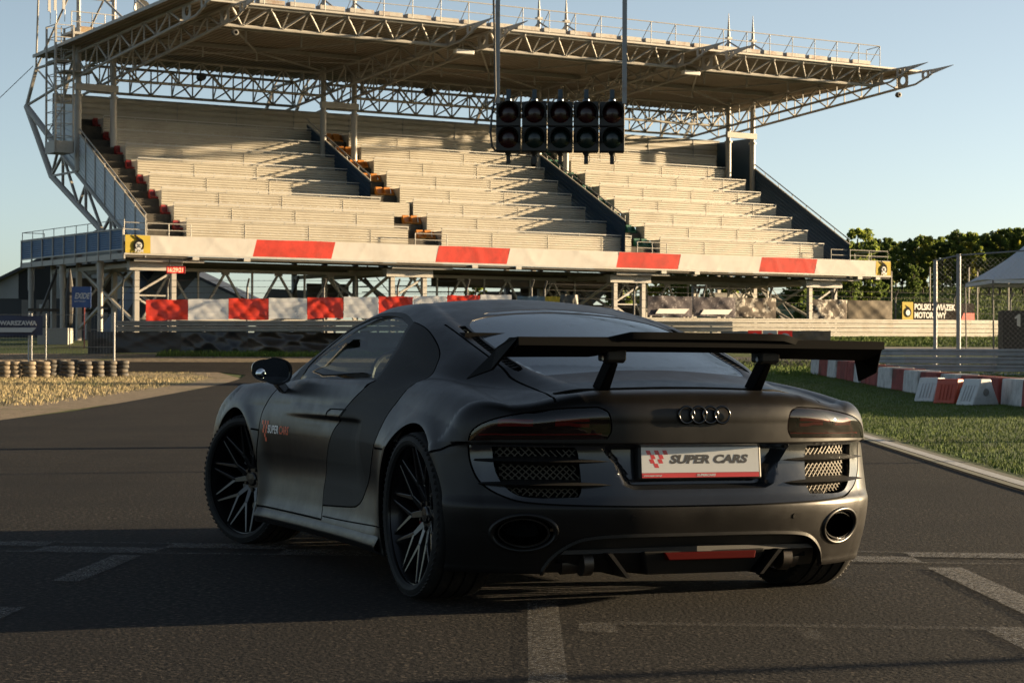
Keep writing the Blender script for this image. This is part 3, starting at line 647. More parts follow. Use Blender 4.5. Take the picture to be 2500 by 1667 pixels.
for (i, j) in ((0, 0), (2, 0), (4, 0), (1, 1), (3, 1), (0, 2), (2, 2), (1, 3)):
    i2 = i+{0: 0, 1: .05, 2: 1.0, 3: 1.0}[j]*1.0 if j >= 2 else i
    x0 = -.240+i2*cw*.97-(0 if j < 2 else cw*.2); z1 = .618-j*ch_*1.03; sh = -.007
    b.prism([plate_pt(x0-sh, z1-ch_, .0073), plate_pt(x0+cw-sh, z1-ch_, .0073), plate_pt(x0+cw-sh, z1-ch_, .0065), plate_pt(x0-sh, z1-ch_, .0065)], [plate_pt(x0, z1, .0073), plate_pt(x0+cw, z1, .0073), plate_pt(x0+cw, z1, .0065), plate_pt(x0, z1, .0065)])
b.build('chequered_logo', REDP, npl)
text('plate_lettering', 'SUPER CARS', INK, plate_pt(-.137, .568, .0073), TX, TU, npl, size=.044, shear=.25, bold=.0024, sx=1.40, extrude=.0002, space=1.0)
text('strip_lettering', 'SUPERCARS', WHT, plate_pt(-.02, .5165, .0085), TX, TU, npl, size=.013, shear=.25, bold=.0004, sx=1.2, extrude=.0004)
text('strip_lettering', 'www.super-cars.pl', WHT, plate_pt(-.252, .518, .0085), TX, TU, npl, size=.0095, shear=.1, bold=.0002, sx=1.1, extrude=.0004)
# door logo
REDO = mat('decal_orange_red', (.62, .10, .035), rough=.45); WHO = mat('decal_white', (.75, .74, .72), rough=.45)
for s_ in (-1,):
    b = MB(); 
    for (i, j) in ((0, 0), (2, 0), (4, 0), (1, 1), (3, 1), (0.5, 2), (2.5, 2), (1, 2.0), (1.5, 3), (2, 4)):
        if (i, j) in ((1, 2.0),): continue
        y0 = 2.235-i*.019; z1 = .652-j*.021; P = march(np.array([[-.3, y0, z1], [-.3, y0-.02, z1], [-.3, y0-.02, z1-.02], [-.3, y0, z1-.02]]), np.tile([-1., 0, 0], (4, 1)), .9, 0, 90)
        P[:, 0] -= .0015; b.add(P, [(0, 1, 2, 3)])
    b.build('door_logo', REDO, car)
    for txt, y0, m_ in (('SUPER', 2.155, WHO), ('CARS', 1.975, REDO)):
        me = text_mesh(txt, size=.062, shear=.28, bold=.001, sx=.98 if txt == 'SUPER' else .92, extrude=.0); P = np.array([v.co[:] for v in me.vertices]); n_ = len(P)
        O = np.stack([np.full(n_, -.3), y0-P[:, 0], .592+P[:, 1]*.9], 1); Q = march(O, np.tile([-1., 0, 0], (n_, 1)), .9, 0, 90)
        for v, q in zip(me.vertices, Q): v.co = (q[0]-.0022, q[1], q[2])
        me.materials.clear(); me.materials.append(m_); link(bpy.data.objects.new('door_lettering', me), car)
# parking sensors
for x_, z_ in ((-.80, .345), (.42, .355), (-.30, .36), (.80, .345)):
    P = rear3([(-abs(x_), z_), (-abs(x_)+.001, z_)])[0]; n_ = grad(P[None])[0]; s_ = 1 if x_ < 0 else -1; c0 = V(s_*P[0], P[1], P[2]); nn = V(s_*n_[0], n_[1], n_[2])
    b = MB(); b.tube(c0-nn*.002, c0+nn*.0025, .0105, 14); b.build('parking_sensor', PAINT, car)
# interior
b = MB(); b.box((0, 1.35, .45), (1.5, 1.9, .30)); b.prism([(-.72, .50, .3), (.72, .50, .3), (.72, .62, .3), (-.72, .62, .3)], [(-.56, .42, 1.08), (.56, .42, 1.08), (.56, .5, 1.08), (-.56, .5, 1.08)]); b.prism([(-.74, 1.95, .6), (.74, 1.95, .6), (.74, 2.3, .6), (-.74, 2.3, .6)], [(-.72, 2.02, .84), (.72, 2.02, .84), (.68, 2.25, .80), (-.68, 2.25, .80)]); b.build('cabin_interior', VOID, car)
SEATM = mat('seat_leather', (.03, .028, .027), rough=.5)
for x_ in (-.37, .37):
    b = MB(); b.box((x_, 1.25, .62), (.46, .5, .14)); b.prism([(x_-.23, .88, .6), (x_+.23, .88, .6), (x_+.23, 1.02, .6), (x_-.23, 1.02, .6)], [(x_-.17, .66, .98), (x_+.17, .66, .98), (x_+.17, .76, .98), (x_-.17, .76, .98)]); b.prism([(x_-.12, .65, .98), (x_+.12, .65, .98), (x_+.12, .73, .98), (x_-.12, .73, .98)], [(x_-.09, .63, 1.09), (x_+.09, .63, 1.09), (x_+.09, .70, 1.09), (x_-.09, .70, 1.09)]); b.build('seat', SEATM, car, bevel=.03)
b = MB(); tt = [V(-.37+.17*math.cos(a), 1.72+.07*math.sin(a), .84+.16*math.sin(a)) for a in np.linspace(0, 2*PI, 25)]; b.path(tt, .014, 8); b.build('steering_wheel', BLK, car)
ALB[0] = .50
# ---------------------------------------------------------------- grandstand (local x along the front, y to the back, z up)
SX, SY, SA = -18.19, 100.0, math.atan2(.5402, .8415)
STW = mat('white_painted_steel', (.58, .55, .50), rough=.55, noise=(1.4, (.42, .36, .28), .55, .85), det=8)
STR = mat('rusty_painted_steel', (.58, .55, .50), rough=.65, noise=(1.1, (.30, .13, .06), .50, .66), det=9)
def corr(name, col, col2, nsc=.8, rough=.5): return mat(name, col, rough=rough, noise=(nsc, col2, .45, .8), det=9)
BENCH = corr('cream_bench_sheet', (.74, .68, .56), (.58, .51, .40))
WALLM = corr('back_wall_sheet', (.56, .52, .44), (.44, .40, .32))
ROOFM = corr('roof_sheet', (.42, .35, .27), (.28, .21, .15), .5)
RAILM = mat('pale_rail_paint', (.74, .72, .67), rough=.5)
SIDEM = corr('pale_blue_sheet', (.80, .88, .94), (.62, .68, .72))
NAVY = mat('navy_sheet', (.022, .070, .14), rough=.45, noise=(1, (.035, .085, .15), .4, .7))
BLUE = mat('blue_sheet', (.05, .18, .40), rough=.45, noise=(2, (.04, .12, .28), .4, .7))
CONC = mat('stand_concrete', (.10, .085, .065), rough=.9, noise=(2.5, (.05, .045, .035), .4, .65))
DARKST = mat('dark_steel', (.10, .095, .09), rough=.6)
WHT2 = mat('white_tarpaulin', (.78, .75, .71), rough=.7, spec=.2, noise=(1.6, (.70, .65, .60), .45, .8), bump=.3, bscale=5)
RED2 = mat('red_tarpaulin', (.80, .060, .040), rough=.7, spec=.12, noise=(1.6, (.50, .05, .035), .4, .7), bump=.5, bscale=2.2)
YEL = mat('yellow_tarpaulin', (.70, .52, .07), rough=.7, spec=.15, bump=.4, bscale=2)
BLKP = mat('print_black', (.012, .012, .012), rough=.8, spec=.08); WHP = mat('print_white', (.78, .77, .74), rough=.5)
stand = empty('grandstand', (SX, SY, 0), SA, label='large roofed white steel grandstand with cream bench tiers and striped front fascia', cat='grandstand')
def P(name, b, m, **k): return b.build(name, m, stand, **k)
def corrug_u(b, u0, u1, z0, z1, v, pitch=.08, d=.02, lean=0):   # horizontal ribs
    n = max(2, int((z1-z0)/pitch)); prof = []
    for i in range(n):
        z = z0+(z1-z0)*i/n; h = (z1-z0)/n; prof += [(v, z), (v-d, z+h*.30), (v-d, z+h*.80), (v, z+h*.95)]
    prof.append((v, z1)); vs = [(u0+lean*(z-z0), y, z) for y, z in prof]+[(u1+lean*(z-z0), y, z) for y, z in prof]; m = len(prof)
    b.add(vs, [(i, m+i, m+i+1, i+1) for i in range(m-1)]); return b
zk = lambda k: 7.47+.83*k; vk = lambda k: .70+1.377*k
# fascia panels
ub = [(0, 1.27, YEL), (1.27, 6.81, WHT2), (6.81, 11.13, RED2), (11.13, 17.13, WHT2), (17.13, 21.47, RED2), (21.47, 28.48, WHT2), (28.48, 32.68, RED2), (32.68, 38.41, WHT2), (38.41, 42.54, RED2), (42.54, 47.05, WHT2), (47.05, 48.22, YEL)]
for i, (u0, u1, m) in enumerate(ub):
    s0 = 0 if i in (0, 1) else -.22; s1 = 0 if i in (0, 10) or i == 9 else -.22
    if i == 10: s0 = 0
    nu = int((u1-u0)/.12); b = MB(); ph = rng.random(8)*6
    def f(a, c):
        z = 5.70+.84*c; x = (u0+s0*(1-c))*(1-a)+(u1+s1*(1-c))*a
        w_ = .010*math.sin(x*.9+ph[0])*math.sin(x*.37+z*2+ph[1])+.012*max(0, math.sin(x*1.31+z*(1.2+.8*math.sin(x*.31))+ph[3]))**10+.006*max(0, math.sin(x*2.9-z*2.1+ph[2]))**12
        return (x, -.03-w_, z+.012*math.sin(x*1.3+ph[4])*(c > .5))
    b.grid(f, nu, 8); P('fascia_panel', b, m, smooth=True, label={0: 'yellow fascia panel with the black emblem', 10: 'yellow fascia panel with the black emblem'}.get(i))
def emblem(u, z, s, parent, v=-.075, rot=0):
    def disc(b, cu, cz, r, vv, n=28, th=.01): b.prism([(cu+r*math.cos(2*PI*i/n), vv, cz+r*math.sin(2*PI*i/n)) for i in range(n)], [(cu+r*math.cos(2*PI*i/n), vv-th, cz+r*math.sin(2*PI*i/n)) for i in range(n)])
    b = MB(); disc(b, u, z-.10*s, .27*s, v)
    b.prism([(u-.26*s, v, z+.36*s), (u-.05*s, v, z+.18*s), (u+.28*s, v, z-.02*s), (u+.20*s, v, z+.18*s), (u-.02*s, v, z+.30*s), (u-.20*s, v, z+.42*s)], [(u-.26*s, v-.01, z+.36*s), (u-.05*s, v-.01, z+.18*s), (u+.28*s, v-.01, z-.02*s), (u+.20*s, v-.01, z+.18*s), (u-.02*s, v-.01, z+.30*s), (u-.20*s, v-.01, z+.42*s)])
    b.build('emblem', BLKP, parent); b = MB(); disc(b, u, z-.10*s, .165*s, v-.012); b.build('emblem_disc', WHP, parent)
    b = MB(); 
    for q in ((-.06, -.04), (.06, -.04), (-.06, -.16), (.06, -.16)): disc(b, u+q[0]*s, z+q[1]*s, .028*s, v-.024)
    b.beam((u-.09*s, v-.028, z-.01*s), (u+.09*s, v-.028, z-.19*s), .025*s, .008); b.beam((u+.09*s, v-.028, z-.01*s), (u-.09*s, v-.028, z-.19*s), .025*s, .008)
    b.build('emblem_mark', BLKP, parent)
    text('emblem_lettering', 'PZM', WHP, (u-.20*s, v-.03, z-.42*s), (1, 0, 0), (0, 0, 1), parent, size=.22*s, bold=.008*s, extrude=.004)
emblem(.66, 6.15, 1, stand); emblem(47.62, 6.15, 1, stand)
b = MB(); b.box((24.1, .05, 6.54), (48.2, .10, .03)); b.box((24.1, .03, 5.655), (48.3, .12, .08)); P('fascia_frame', b, STW)
b = MB(); b.box((24.1, 1.0, 5.55), (48.2, 1.9, .10)); b.box((24.1, 7, 5.42), (46, 11.0, .06)); P('floor_deck', b, CONC)
for u in (3.6, 6.3, 19.3, 22.0, 31.5, 33.8, 45.8, 47.2):
    b = MB(); b.box((u, .30, 5.52), (.34, .7, .15)); P('deck_bracket', b, STW)
# tiers, rails, treads
blocks = [(3.42, 15.70), (17.65, 28.62), (31.75, 43.60)]
for bi, (u0, u1) in enumerate(blocks):
    for k in range(8):
        a0 = u0-.055*k*(1 if bi != 1 else .55); a1 = u1-.055*k*(1 if bi != 1 else 0)
        if bi == 1 and k < 2: a1 = 29.78
        if bi == 1 and k == 0: a0 = 17.7
        b = MB(); corrug_u(b, a0, a1, zk(k)-.95, zk(k)-.09, vk(k), .115, .045)
        b.box(((a0+a1)/2, vk(k)+.69, zk(k)-.46), (a1-a0, 1.36, .04)); corrug_u(b, a0, a1, zk(k)-.46, zk(k)-.01, vk(k)+.80, .115, .045)
        b.box((a0+.012, vk(k)+.4, zk(k)-.55), (.024, .8, .85)); b.box((a1-.012, vk(k)+.4, zk(k)-.55), (.024, .8, .85)); b.box(((a0+a1)/2, vk(k)+.55, zk(k)-.20), (a1-a0, .34, .03))
        for u in np.arange(a0+3.1, a1-.5, 3.5): b.box((u, vk(k)-.05, zk(k)-.55), (.03, .02, .8))
        P('bench_tier', b, BENCH)
        b = MB(); rl = 0.0; b.beam((a0, vk(k)-.06, zk(k)+.01), (a1, vk(k)-.06, zk(k)+.01), .06, .05); b.beam((a0, vk(k)-.03, zk(k)-.13), (a1, vk(k)-.03, zk(k)-.13), .03, .03)
        for u in np.arange(a0, a1+.01, (a1-a0)/max(1, round((a1-a0)/1.75))): b.beam((u, vk(k)-.02, zk(k)-.16), (u, vk(k)-.02, zk(k)), .035, .03)
        P('tier_railing', b, RAILM)
b = MB()
for bi, (u0, u1) in enumerate(blocks):
    for k in range(8):
        for u in np.arange(u0+.35, u1-.2, .455):
            b.box((u, vk(k)-.045, zk(k)-.60), (.085, .006, .045)); b.box((u+.1, vk(k)+.76, zk(k)-.24), (.085, .006, .045))
P('seat_number_tags', b, mat('tag_white', (.80, .78, .74), rough=.4), kind='stuff')
# stair flights and end balustrades
stairs = [(1.15, 3.3), (15.2, 17.5), (29.15, 31.6)]
for u0, u1 in stairs:
    b = MB()
    for i in range(17):
        v0 = .2+i*.6885; z1 = 6.50+i*.415; b.box(((u0+u1)/2, v0+.40, z1-.5), (u1-u0, .70, 1.0))
    P('stair_flight', b, CONC)
P('stair_flight', MB().box((46.6, 1.5, 6.5), (3.0, 2.6, .1)), CONC)
SEATS = {0: mat('red_seat', (.42, .035, .03), rough=.35), 1: mat('orange_seat', (.75, .28, .03), rough=.35), 2: mat('green_seat', (.02, .16, .09), rough=.35)}
def seat_mesh(b, u, v, z):
    n0 = len(b.v); _seat(b, 0, 0, 0); b.v[n0:] = [(u+p[0]*1.15, v+p[1], z+p[2]*1.3) for p in b.v[n0:]]
def _seat(b, u, v, z):
    b.prism([(u-.21, v-.18, z), (u+.21, v-.18, z), (u+.19, v+.2, z-.03), (u-.19, v+.2, z-.03)], [(u-.21, v-.20, z+.07), (u+.21, v-.20, z+.07), (u+.20, v+.2, z+.03), (u-.20, v+.2, z+.03)])
    b.prism([(u-.21, v+.16, z), (u+.21, v+.16, z), (u+.21, v+.22, z), (u-.21, v+.22, z)], [(u-.17, v+.24, z+.36), (u+.17, v+.24, z+.36), (u+.17, v+.28, z+.36), (u-.17, v+.28, z+.36)])
    for s_ in (1, -1): b.prism([(u+s_*.21, v-.14, z+.05), (u+s_*.24, v-.14, z+.05), (u+s_*.24, v+.2, z+.05), (u+s_*.21, v+.2, z+.05)], [(u+s_*.20, v+.10, z+.30), (u+s_*.23, v+.10, z+.30), (u+s_*.22, v+.26, z+.32), (u+s_*.19, v+.26, z+.32)])
for bi, us in ((0, (3.28,)), (1, (17.35, 16.85)), (2, (31.25, 30.75))):
    for k in range(8):
        for ui, u in enumerate(us):
            if bi == 1 and k in (2,): continue
            b = MB(); seat_mesh(b, u-.04*k, vk(k)+.55, zk(k)-.52); s_ = P('seat', b, SEATS[bi], bevel=.015)
            b = MB(); b.beam((u-.04*k-.12, vk(k)+.4, zk(k)-.54), (u-.04*k-.18, vk(k)+.2, zk(k)-.95), .03); b.beam((u-.04*k+.12, vk(k)+.4, zk(k)-.54), (u-.04*k+.1, vk(k)+.4, zk(k)-.95), .03); b.build('seat_leg', DARKST, s_)
def side_wall(u, pts_top, drop, m, v0, v1, posts=True, dirn=-1, name='side_balustrade'):
    # panel in the plane x=u between top line and top-drop, ribs run parallel to the slope
    (va, za), (vb, zb) = pts_top; sl = (zb-za)/(vb-va); n = int(drop/.22); b = MB(); prof = []
    for i in range(n):
        h = drop*i/n; s_ = drop/n; prof += [(0, h), (.03, h+s_*.15), (.03, h+s_*.55), (0, h+s_*.7)]
    prof.append((0, drop)); vs = []
    for v in (v0, v1): vs += [(u+dirn*q[0], v, max(za+sl*(v-va)-q[1], 5.5)) for q in prof]
    mm = len(prof); b.add(vs, [(i, mm+i, mm+i+1, i+1) for i in range(mm-1)]); b.add([(u-dirn*.02, v0, za+sl*(v0-va)), (u-dirn*.02, v1, za+sl*(v1-va)), (u-dirn*.02, v1, za+sl*(v1-va)-drop), (u-dirn*.02, v0, max(za+sl*(v0-va)-drop, 5.5))], [(0, 1, 2, 3)])
    P(name, b, m)
    b = MB(); b.tube((u, v0, za+sl*(v0-va)+.28), (u, v1, za+sl*(v1-va)+.28), .035, 8); b.beam((u, v0, za+sl*(v0-va)+.02), (u, v1, za+sl*(v1-va)+.02), .07, .06)
    if posts:
        for v in np.arange(v0, v1+.1, 1.28): z = za+sl*(v-va); b.beam((u+dirn*.05, v, max(z-drop, 5.5)), (u+dirn*.05, v, z+.28), .05, .05, (0, 1, 0))
    else:
        for v in np.arange(v0, v1+.1, 1.28): z = za+sl*(v-va); b.tube((u, v, z), (u, v, z+.28), .02, 6)
    P('handrail', b, STW)
side_wall(1.1, ((.04, 7.25), (8.9, 12.2)), 2.0, SIDEM, .05, 8.9)
side_wall(15.1, ((.87, 8.65), (8.3, 12.35)), 3.0, NAVY, 3.6, 10.8, False)
side_wall(29.1, ((-2.47, 6.85), (8.4, 12.35)), 3.2, NAVY, .3, 10.5, False)
side_wall(45.0, ((0, 7.45), (8.55, 12.40)), 3.4, NAVY, 0, 8.9, False)
b = MB(); corrug_u(b, 15.3, 17.4, 7.6, 8.9, 3.5, .083, .03); b.box((16.35, 4.1, 8.9), (2.1, 1.2, .05)); P('bench_tier', b, BENCH)
b = MB(); b.add([(45.0, 8.9, 10.6), (45.0, 12.5, 10.6), (45.0, 12.5, 14.4), (45.0, 8.9, 14.4)], [(0, 1, 2, 3)]); P('end_wall', b, NAVY)
b = MB(); corrug_u(b, 1.1, 45.2, 11.6, 14.5, 12.5, .30, .05); P('back_wall', b, WALLM)
b = MB(); b.beam((1.1, 12.45, 14.5), (45.2, 12.45, 14.5), .06, .06); 
for u in np.arange(1.1, 45.2, 3.5): b.beam((u, 12.46, 11.6), (u, 12.46, 14.5), .03, .06)
P('back_wall_trim', b, mat('grey_trim', (.35, .36, .36), rough=.5))
b = MB(); b.add([(1.12, 8.9, 10.1), (1.12, 12.5, 12), (1.12, 12.5, 14.0), (1.12, 8.9, 13.6)], [(0, 1, 2, 3)])
for q in np.arange(0, 3.4, .35): b.beam((1.09, 8.9, 10.2+q), (1.09, 12.5, 12.0+q*.6), .04, .08)
P('end_wall', b, SIDEM)
# front rail along the walkway
def rail(b, pts, hs, n, r=.022):
    for h in hs:
        for a, c in zip(pts[:-1], pts[1:]): b.tube((a[0], a[1], a[2]+h), (c[0], c[1], c[2]+h), r, 6)
    for a, c in zip(pts[:-1], pts[1:]):
        L = (Vector(c)-Vector(a)).length; m = max(1, round(L/n))
        for i in range(m+1): p = Vector(a).lerp(Vector(c), i/m); b.tube(p, (p.x, p.y, p.z+hs[0]), r, 6)
b = MB()
for u0, u1 in ((0, 3.4), (15.8, 17.7), (29.8, 31.8)): b = MB(); rail(b, [(u0, .12, 6.52), (u1, .12, 6.52)], (.62, .3), 1.3); P('front_railing', b, STW)
b = MB(); rail(b, [(43.7, .12, 6.52), (48.1, .12, 6.52), (48.1, 3.0, 6.52)], (.62, .3), 1.3); P('front_railing', b, STW)
# side balcony
for i in range(9):
    v0 = .12+i*1.53; b = MB(); prof = []
    for j in range(9): z = 5.86+j*.105; prof += [(-.02, z), (-.045, z+.03), (-.045, z+.075), (-.02, z+.1)]
    vs = [(x, v0+.04, z) for x, z in prof]+[(x, v0+1.50, z) for x, z in prof]; m_ = len(prof); b.add(vs, [(j, m_+j, m_+j+1, j+1) for j in range(m_-1)]); P('balcony_panel', b, BLUE)
b = MB()
for i in range(10): v0 = .1+i*1.53; b.beam((-.06, v0, 5.45), (-.06, v0, 6.86), .07, .08, (0, 1, 0))
b.beam((-.05, 0, 6.84), (-.05, 13.9, 6.84), .10, .07); b.beam((-.07, 0, 5.86), (-.07, 13.9, 5.86), .06, .06); b.beam((-.02, 0, 5.56), (-.02, 13.9, 5.56), .08, .26); b.box((.6, 7, 5.66), (1.2, 13.8, .06)); rail(b, [(0, .1, 6.85), (0, 13.9, 6.85)], (.42,), 1.53, .02); b.beam((1.2, 13.9, 5.56), (-.1, 13.9, 5.56), .08, .26); rail(b, [(0, 13.9, 6.85), (1.2, 13.9, 6.85)], (.42,), 1.5, .02)
P('balcony_frame', b, STW)
for v in (13.4, 8.85, 3.8): b = MB(); b.tube((.3, v, 1.3 if v > 5 else 1.1), (.3, v, 4.3), .13, 12); b.tube((.3, v, 4.25), (.3, v, 5.45), .17, 12); P('balcony_column', b, STW, smooth=True, angle=40)
# main frames: columns, roof trusses, rakers, masts
def zb(v): return 15.74-.0838*v
def lattice(b, A, B, C, D, n, w=.10, ww=.07, gus=True):
    """top chord A-B, bottom chord C-D, zigzag web"""
    A, B, C, D = map(Vector, (A, B, C, D)); b.tube(A, B, w*.75, 8); b.tube(C, D, w*.75, 8)
    for i in range(n+1):
        t = i/n; p = A.lerp(B, t); q = C.lerp(D, t); b.beam(p, q, ww*.8)
        if i < n:
            q2 = C.lerp(D, (i+1)/n); p2 = A.lerp(B, (i+1)/n); (b.beam(p, q2, ww) if i % 2 == 0 else b.beam(q, p2, ww))
            if gus: nd = q2 if i % 2 == 0 else p2; dz = .14 if i % 2 == 0 else -.14; b.beam(nd+V(0, 0, dz*.2), nd+V(0, 0, dz), .30, .05, (B-A))
for fi, uc in enumerate((2.02, 16.0, 30.0, 43.95)):
    for s_ in (-1, 1):
        u = uc+s_*.95
        b = MB(); b.tube((u, 8.8, 10.2), (u, 8.8, 14.0), .17, 14); b.tube((u, 8.8, 14.0), (u, 8.8, 14.1), .24, 14); b.tube((u, 8.8, 14.1), (u, 8.8, 16.6), .15, 14); P('column', b, STW, smooth=True, angle=40)
        b = MB(); n = 11
        lattice(b, (u, 12.2, 16.08), (u, -4.1, 16.83), (u, 12.2, zb(12.2)), (u, -4.1, zb(-4.1)), n)
        b.tube((u, 12.2, 16.08), (u, 14.85, 16.08), .075); b.tube((u, 12.2, zb(12.2)), (u, 16.3, 14.25), .075); b.beam((u, 14.85, 16.08), (u, 16.3, 14.25), .15); b.beam((u, 14.85, 16.08), (u, 12.2, zb(12.2)), .07)
        # cantilever nose: plates with round openings, tapering to a point
        def plate(v0, v1, z0a, z1a, z0b, z1b):
            cv, cz = (v0+v1)/2, (z0a+z1a+z0b+z1b)/4; r = min(v0-v1, z1a-z0a)*.30; n_ = 16; o_ = []; 
            for i in range(n_):
                a = 2*PI*i/n_; ca, sa = math.cos(a), math.sin(a); k_ = min((v0-v1)/2/max(abs(ca), 1e-6), (z1a-z0a)/2/max(abs(sa), 1e-6)); o_.append((ca*k_, sa*k_))
            for x_ in (-.02, .02):
                vs = [(u+x_, cv+p[0], cz+p[1]) for p in o_]+[(u+x_, cv+r*math.cos(2*PI*i/n_), cz+r*math.sin(2*PI*i/n_)) for i in range(n_)]
                b.add(vs, [(i, (i+1) % n_, n_+(i+1) % n_, n_+i) for i in range(n_)])
        plate(-4.15, -5.0, 16.12, 16.86, 16.2, 16.88); plate(-6.1, -6.7, 16.42, 16.88, 16.5, 16.88)
        b.tube((u, -4.1, 16.83), (u, -6.9, 16.86), .06); b.tube((u, -4.1, zb(-4.1)), (u, -5.6, 16.20), .06); b.tube((u, -5.6, 16.20), (u, -6.9, 16.66), .06)
        b.prism([(u-.03, -6.8, 16.62), (u+.03, -6.8, 16.62), (u+.03, -6.8, 16.90), (u-.03, -6.8, 16.90)], [(u-.01, -8.6, 16.95), (u+.01, -8.6, 16.95), (u+.01, -8.6, 16.97), (u-.01, -8.6, 16.97)])
        P('roof_truss', b, STW)
        b = MB(); b.tube((u, 8.8, 16.5), (u, 8.8, 20.5), .11, 10); b.tube((u, 8.8, 20.5), (u, 8.8, 21.95), .10, 8, .012); b.box((u, 8.8, 20.4), (.35, .3, .12))
        b.tube((u, 8.8, 20.2), (u, 2.3, 16.85), .055, 8); b.tube((u, 8.8, 20.2), (u, 14.85, 16.1), .055, 8); P('roof_mast', b, STW)
        b = MB(); T_ = [(16.3, 14.2), (12.53, 10.21), (5.43, 6.97), (1.2, 5.1)]
        for (va, za), (vb_, zb_) in zip(T_[:-1], T_[1:]): b.tube((u, va, za), (u, vb_, zb_), .16, 10)
        b.tube((u, 16.3, 14.2), (u, 11.6, 11.6), .17, 10); b.tube((u, 11.6, 11.5), (u, 1.2, 6.0), .10, 10)
        for (va, za), (vb_, zb_) in (((12.53, 10.21), (10.9, 11.2)), ((12.53, 10.21), (11.6, 11.5)), ((10.9, 11.2), (8.7, 8.45)), ((8.7, 8.45), (7.7, 9.45)), ((10.9, 11.2), (10.9, 9.5)), ((7.7, 9.45), (5.43, 6.97)), ((5.43, 6.97), (4.4, 7.7)), ((7.7, 9.45), (7.7, 8.0)), ((4.4, 7.7), (2.6, 5.7)), ((4.4, 7.7), (4.4, 6.5)), ((12.53, 10.21), (8.8, 10.2))): b.beam((u, va, za), (u, vb_, zb_), .13, .10)
        P('raker_truss', b, STW)
        for v in (1.2, 8.6, 12.2): 
            b = MB(); b.box((u, v, 3.3), (.24, .24, 4.3 if v < 3 else 5.4)); P('lower_column', b, STW)
    b = MB(); b.box((uc, 8.72, 14.48), (2.3, .22, .34)); P('portal_beam', b, STW)
    b = MB(); b.box((uc, 1.15, 5.15), (2.75, .34, .42)); b.beam((uc-.95, 1.2, 4.9), (uc+.95, 1.2, 3.6), .1) if 0 else b.beam((uc+.9, 1.2, 4.9), (uc-.85, 1.2, 3.9), .10); b.beam((uc-.85, 1.2, 3.75), (uc+.85, 1.2, 3.75), .07); b.beam((uc-.85, 1.2, 3.6), (uc+.85, 1.2, 2.6), .09)
    b.beam((uc-1.4, .4, 5.40), (uc+2.2, .4, 5.40), .08, .12); b.beam((uc-.95, 1.2, 2.4), (uc-.95, 8.6, 5.3), .12); b.beam((uc-.95, 8.6, 2.2), (uc-.95, 1.2, 5.1), .12); b.beam((uc+.95, 1.2, 2.4), (uc+.95, 8.6, 5.3), .12); b.beam((uc+.95, 8.6, 5.3), (uc+.95, 12.2, 3.0), .12); b.beam((uc-.95, 8.6, 5.3), (uc+.95, 8.6, 3.2), .1); b.beam((uc+.95, 8.6, 5.3), (uc-.95, 8.6, 3.2), .1)
    b.beam((uc-.95, 1.2, 5.2), (uc-.95, 12.2, 5.2), .2); b.beam((uc+.95, 1.2, 5.2), (uc+.95, 12.2, 5.2), .2); b.beam((uc-1.5, 4.9, 5.3), (uc+1.5, 4.9, 5.3), .16); P('portal_frame', b, STW)
# girders along the stand
for u0, u1, n in ((2.97, 15.05, 10), (16.95, 29.05, 10), (30.95, 43.0, 10)):
    for (vt, zt_, vb2, zb2) in ((8.8, 16.2, 8.8, 14.97), (12.5, 16.12, 12.5, 14.76)):
        b = MB(); lattice(b, (u0, vt, zt_), (u1, vt, zt_), (u0, vb2, zb2), (u1, vb2, zb2), n, .10, .08); P('longitudinal_girder', b, STW)
    b = MB()
    for i in range(n): t0, t1 = u0+(u1-u0)*i/n, u0+(u1-u0)*(i+1)/n; b.beam((t0, 8.8, 16.15) if i % 2 else (t0, 12.5, 14.76), (t1, 12.5, 14.76) if i % 2 else (t1, 8.8, 16.15), .06)
    P('girder_bracing', b, STW)
    b = MB(); m = 12; lattice(b, (u0, -5.15, 16.92), (u1, -5.15, 16.92), (u0, -4.3, 16.12), (u1, -4.3, 16.12), m, .12, .085)
    for i in range(m):
        t0 = u0+(u1-u0)*(i+.1)/m; b.beam((t0, -4.3, 16.14), (t0+.55, -2.2, 16.75), .05)
    P('eaves_girder', b, STW)
    b = MB(); um = (u0+u1)/2
    for v, z in ((4.6, 16.50), (-.4, 16.68)): b.beam((u0, v, z), (u1, v, z), .16, .20)
    for (ua, va), (ub_, vb2) in (((u0, 8.5), (um, 4.6)), ((um, 4.6), (u0, -4)), ((u1, 8.5), (um, 4.6)), ((um, 4.6), (u1, -4))): b.beam((ua, va, 16.45-.037*va+.08), (ub_, vb2, 16.45-.037*vb2+.08), .08)
    b.tube((u0, 2, 15.9), (um, 4.6, 15.95), .025, 5); b.tube((um, 4.6, 15.95), (u1, 2, 15.9), .025, 5); 
    for uu in (um-3, um, um+3): b.beam((uu, -.4, 16.6), (uu, -.4, 16.0), .08); b.beam((uu, 4.6, 16.45), (uu, 4.6, 15.9), .08)
    P('purlin', b, STW)
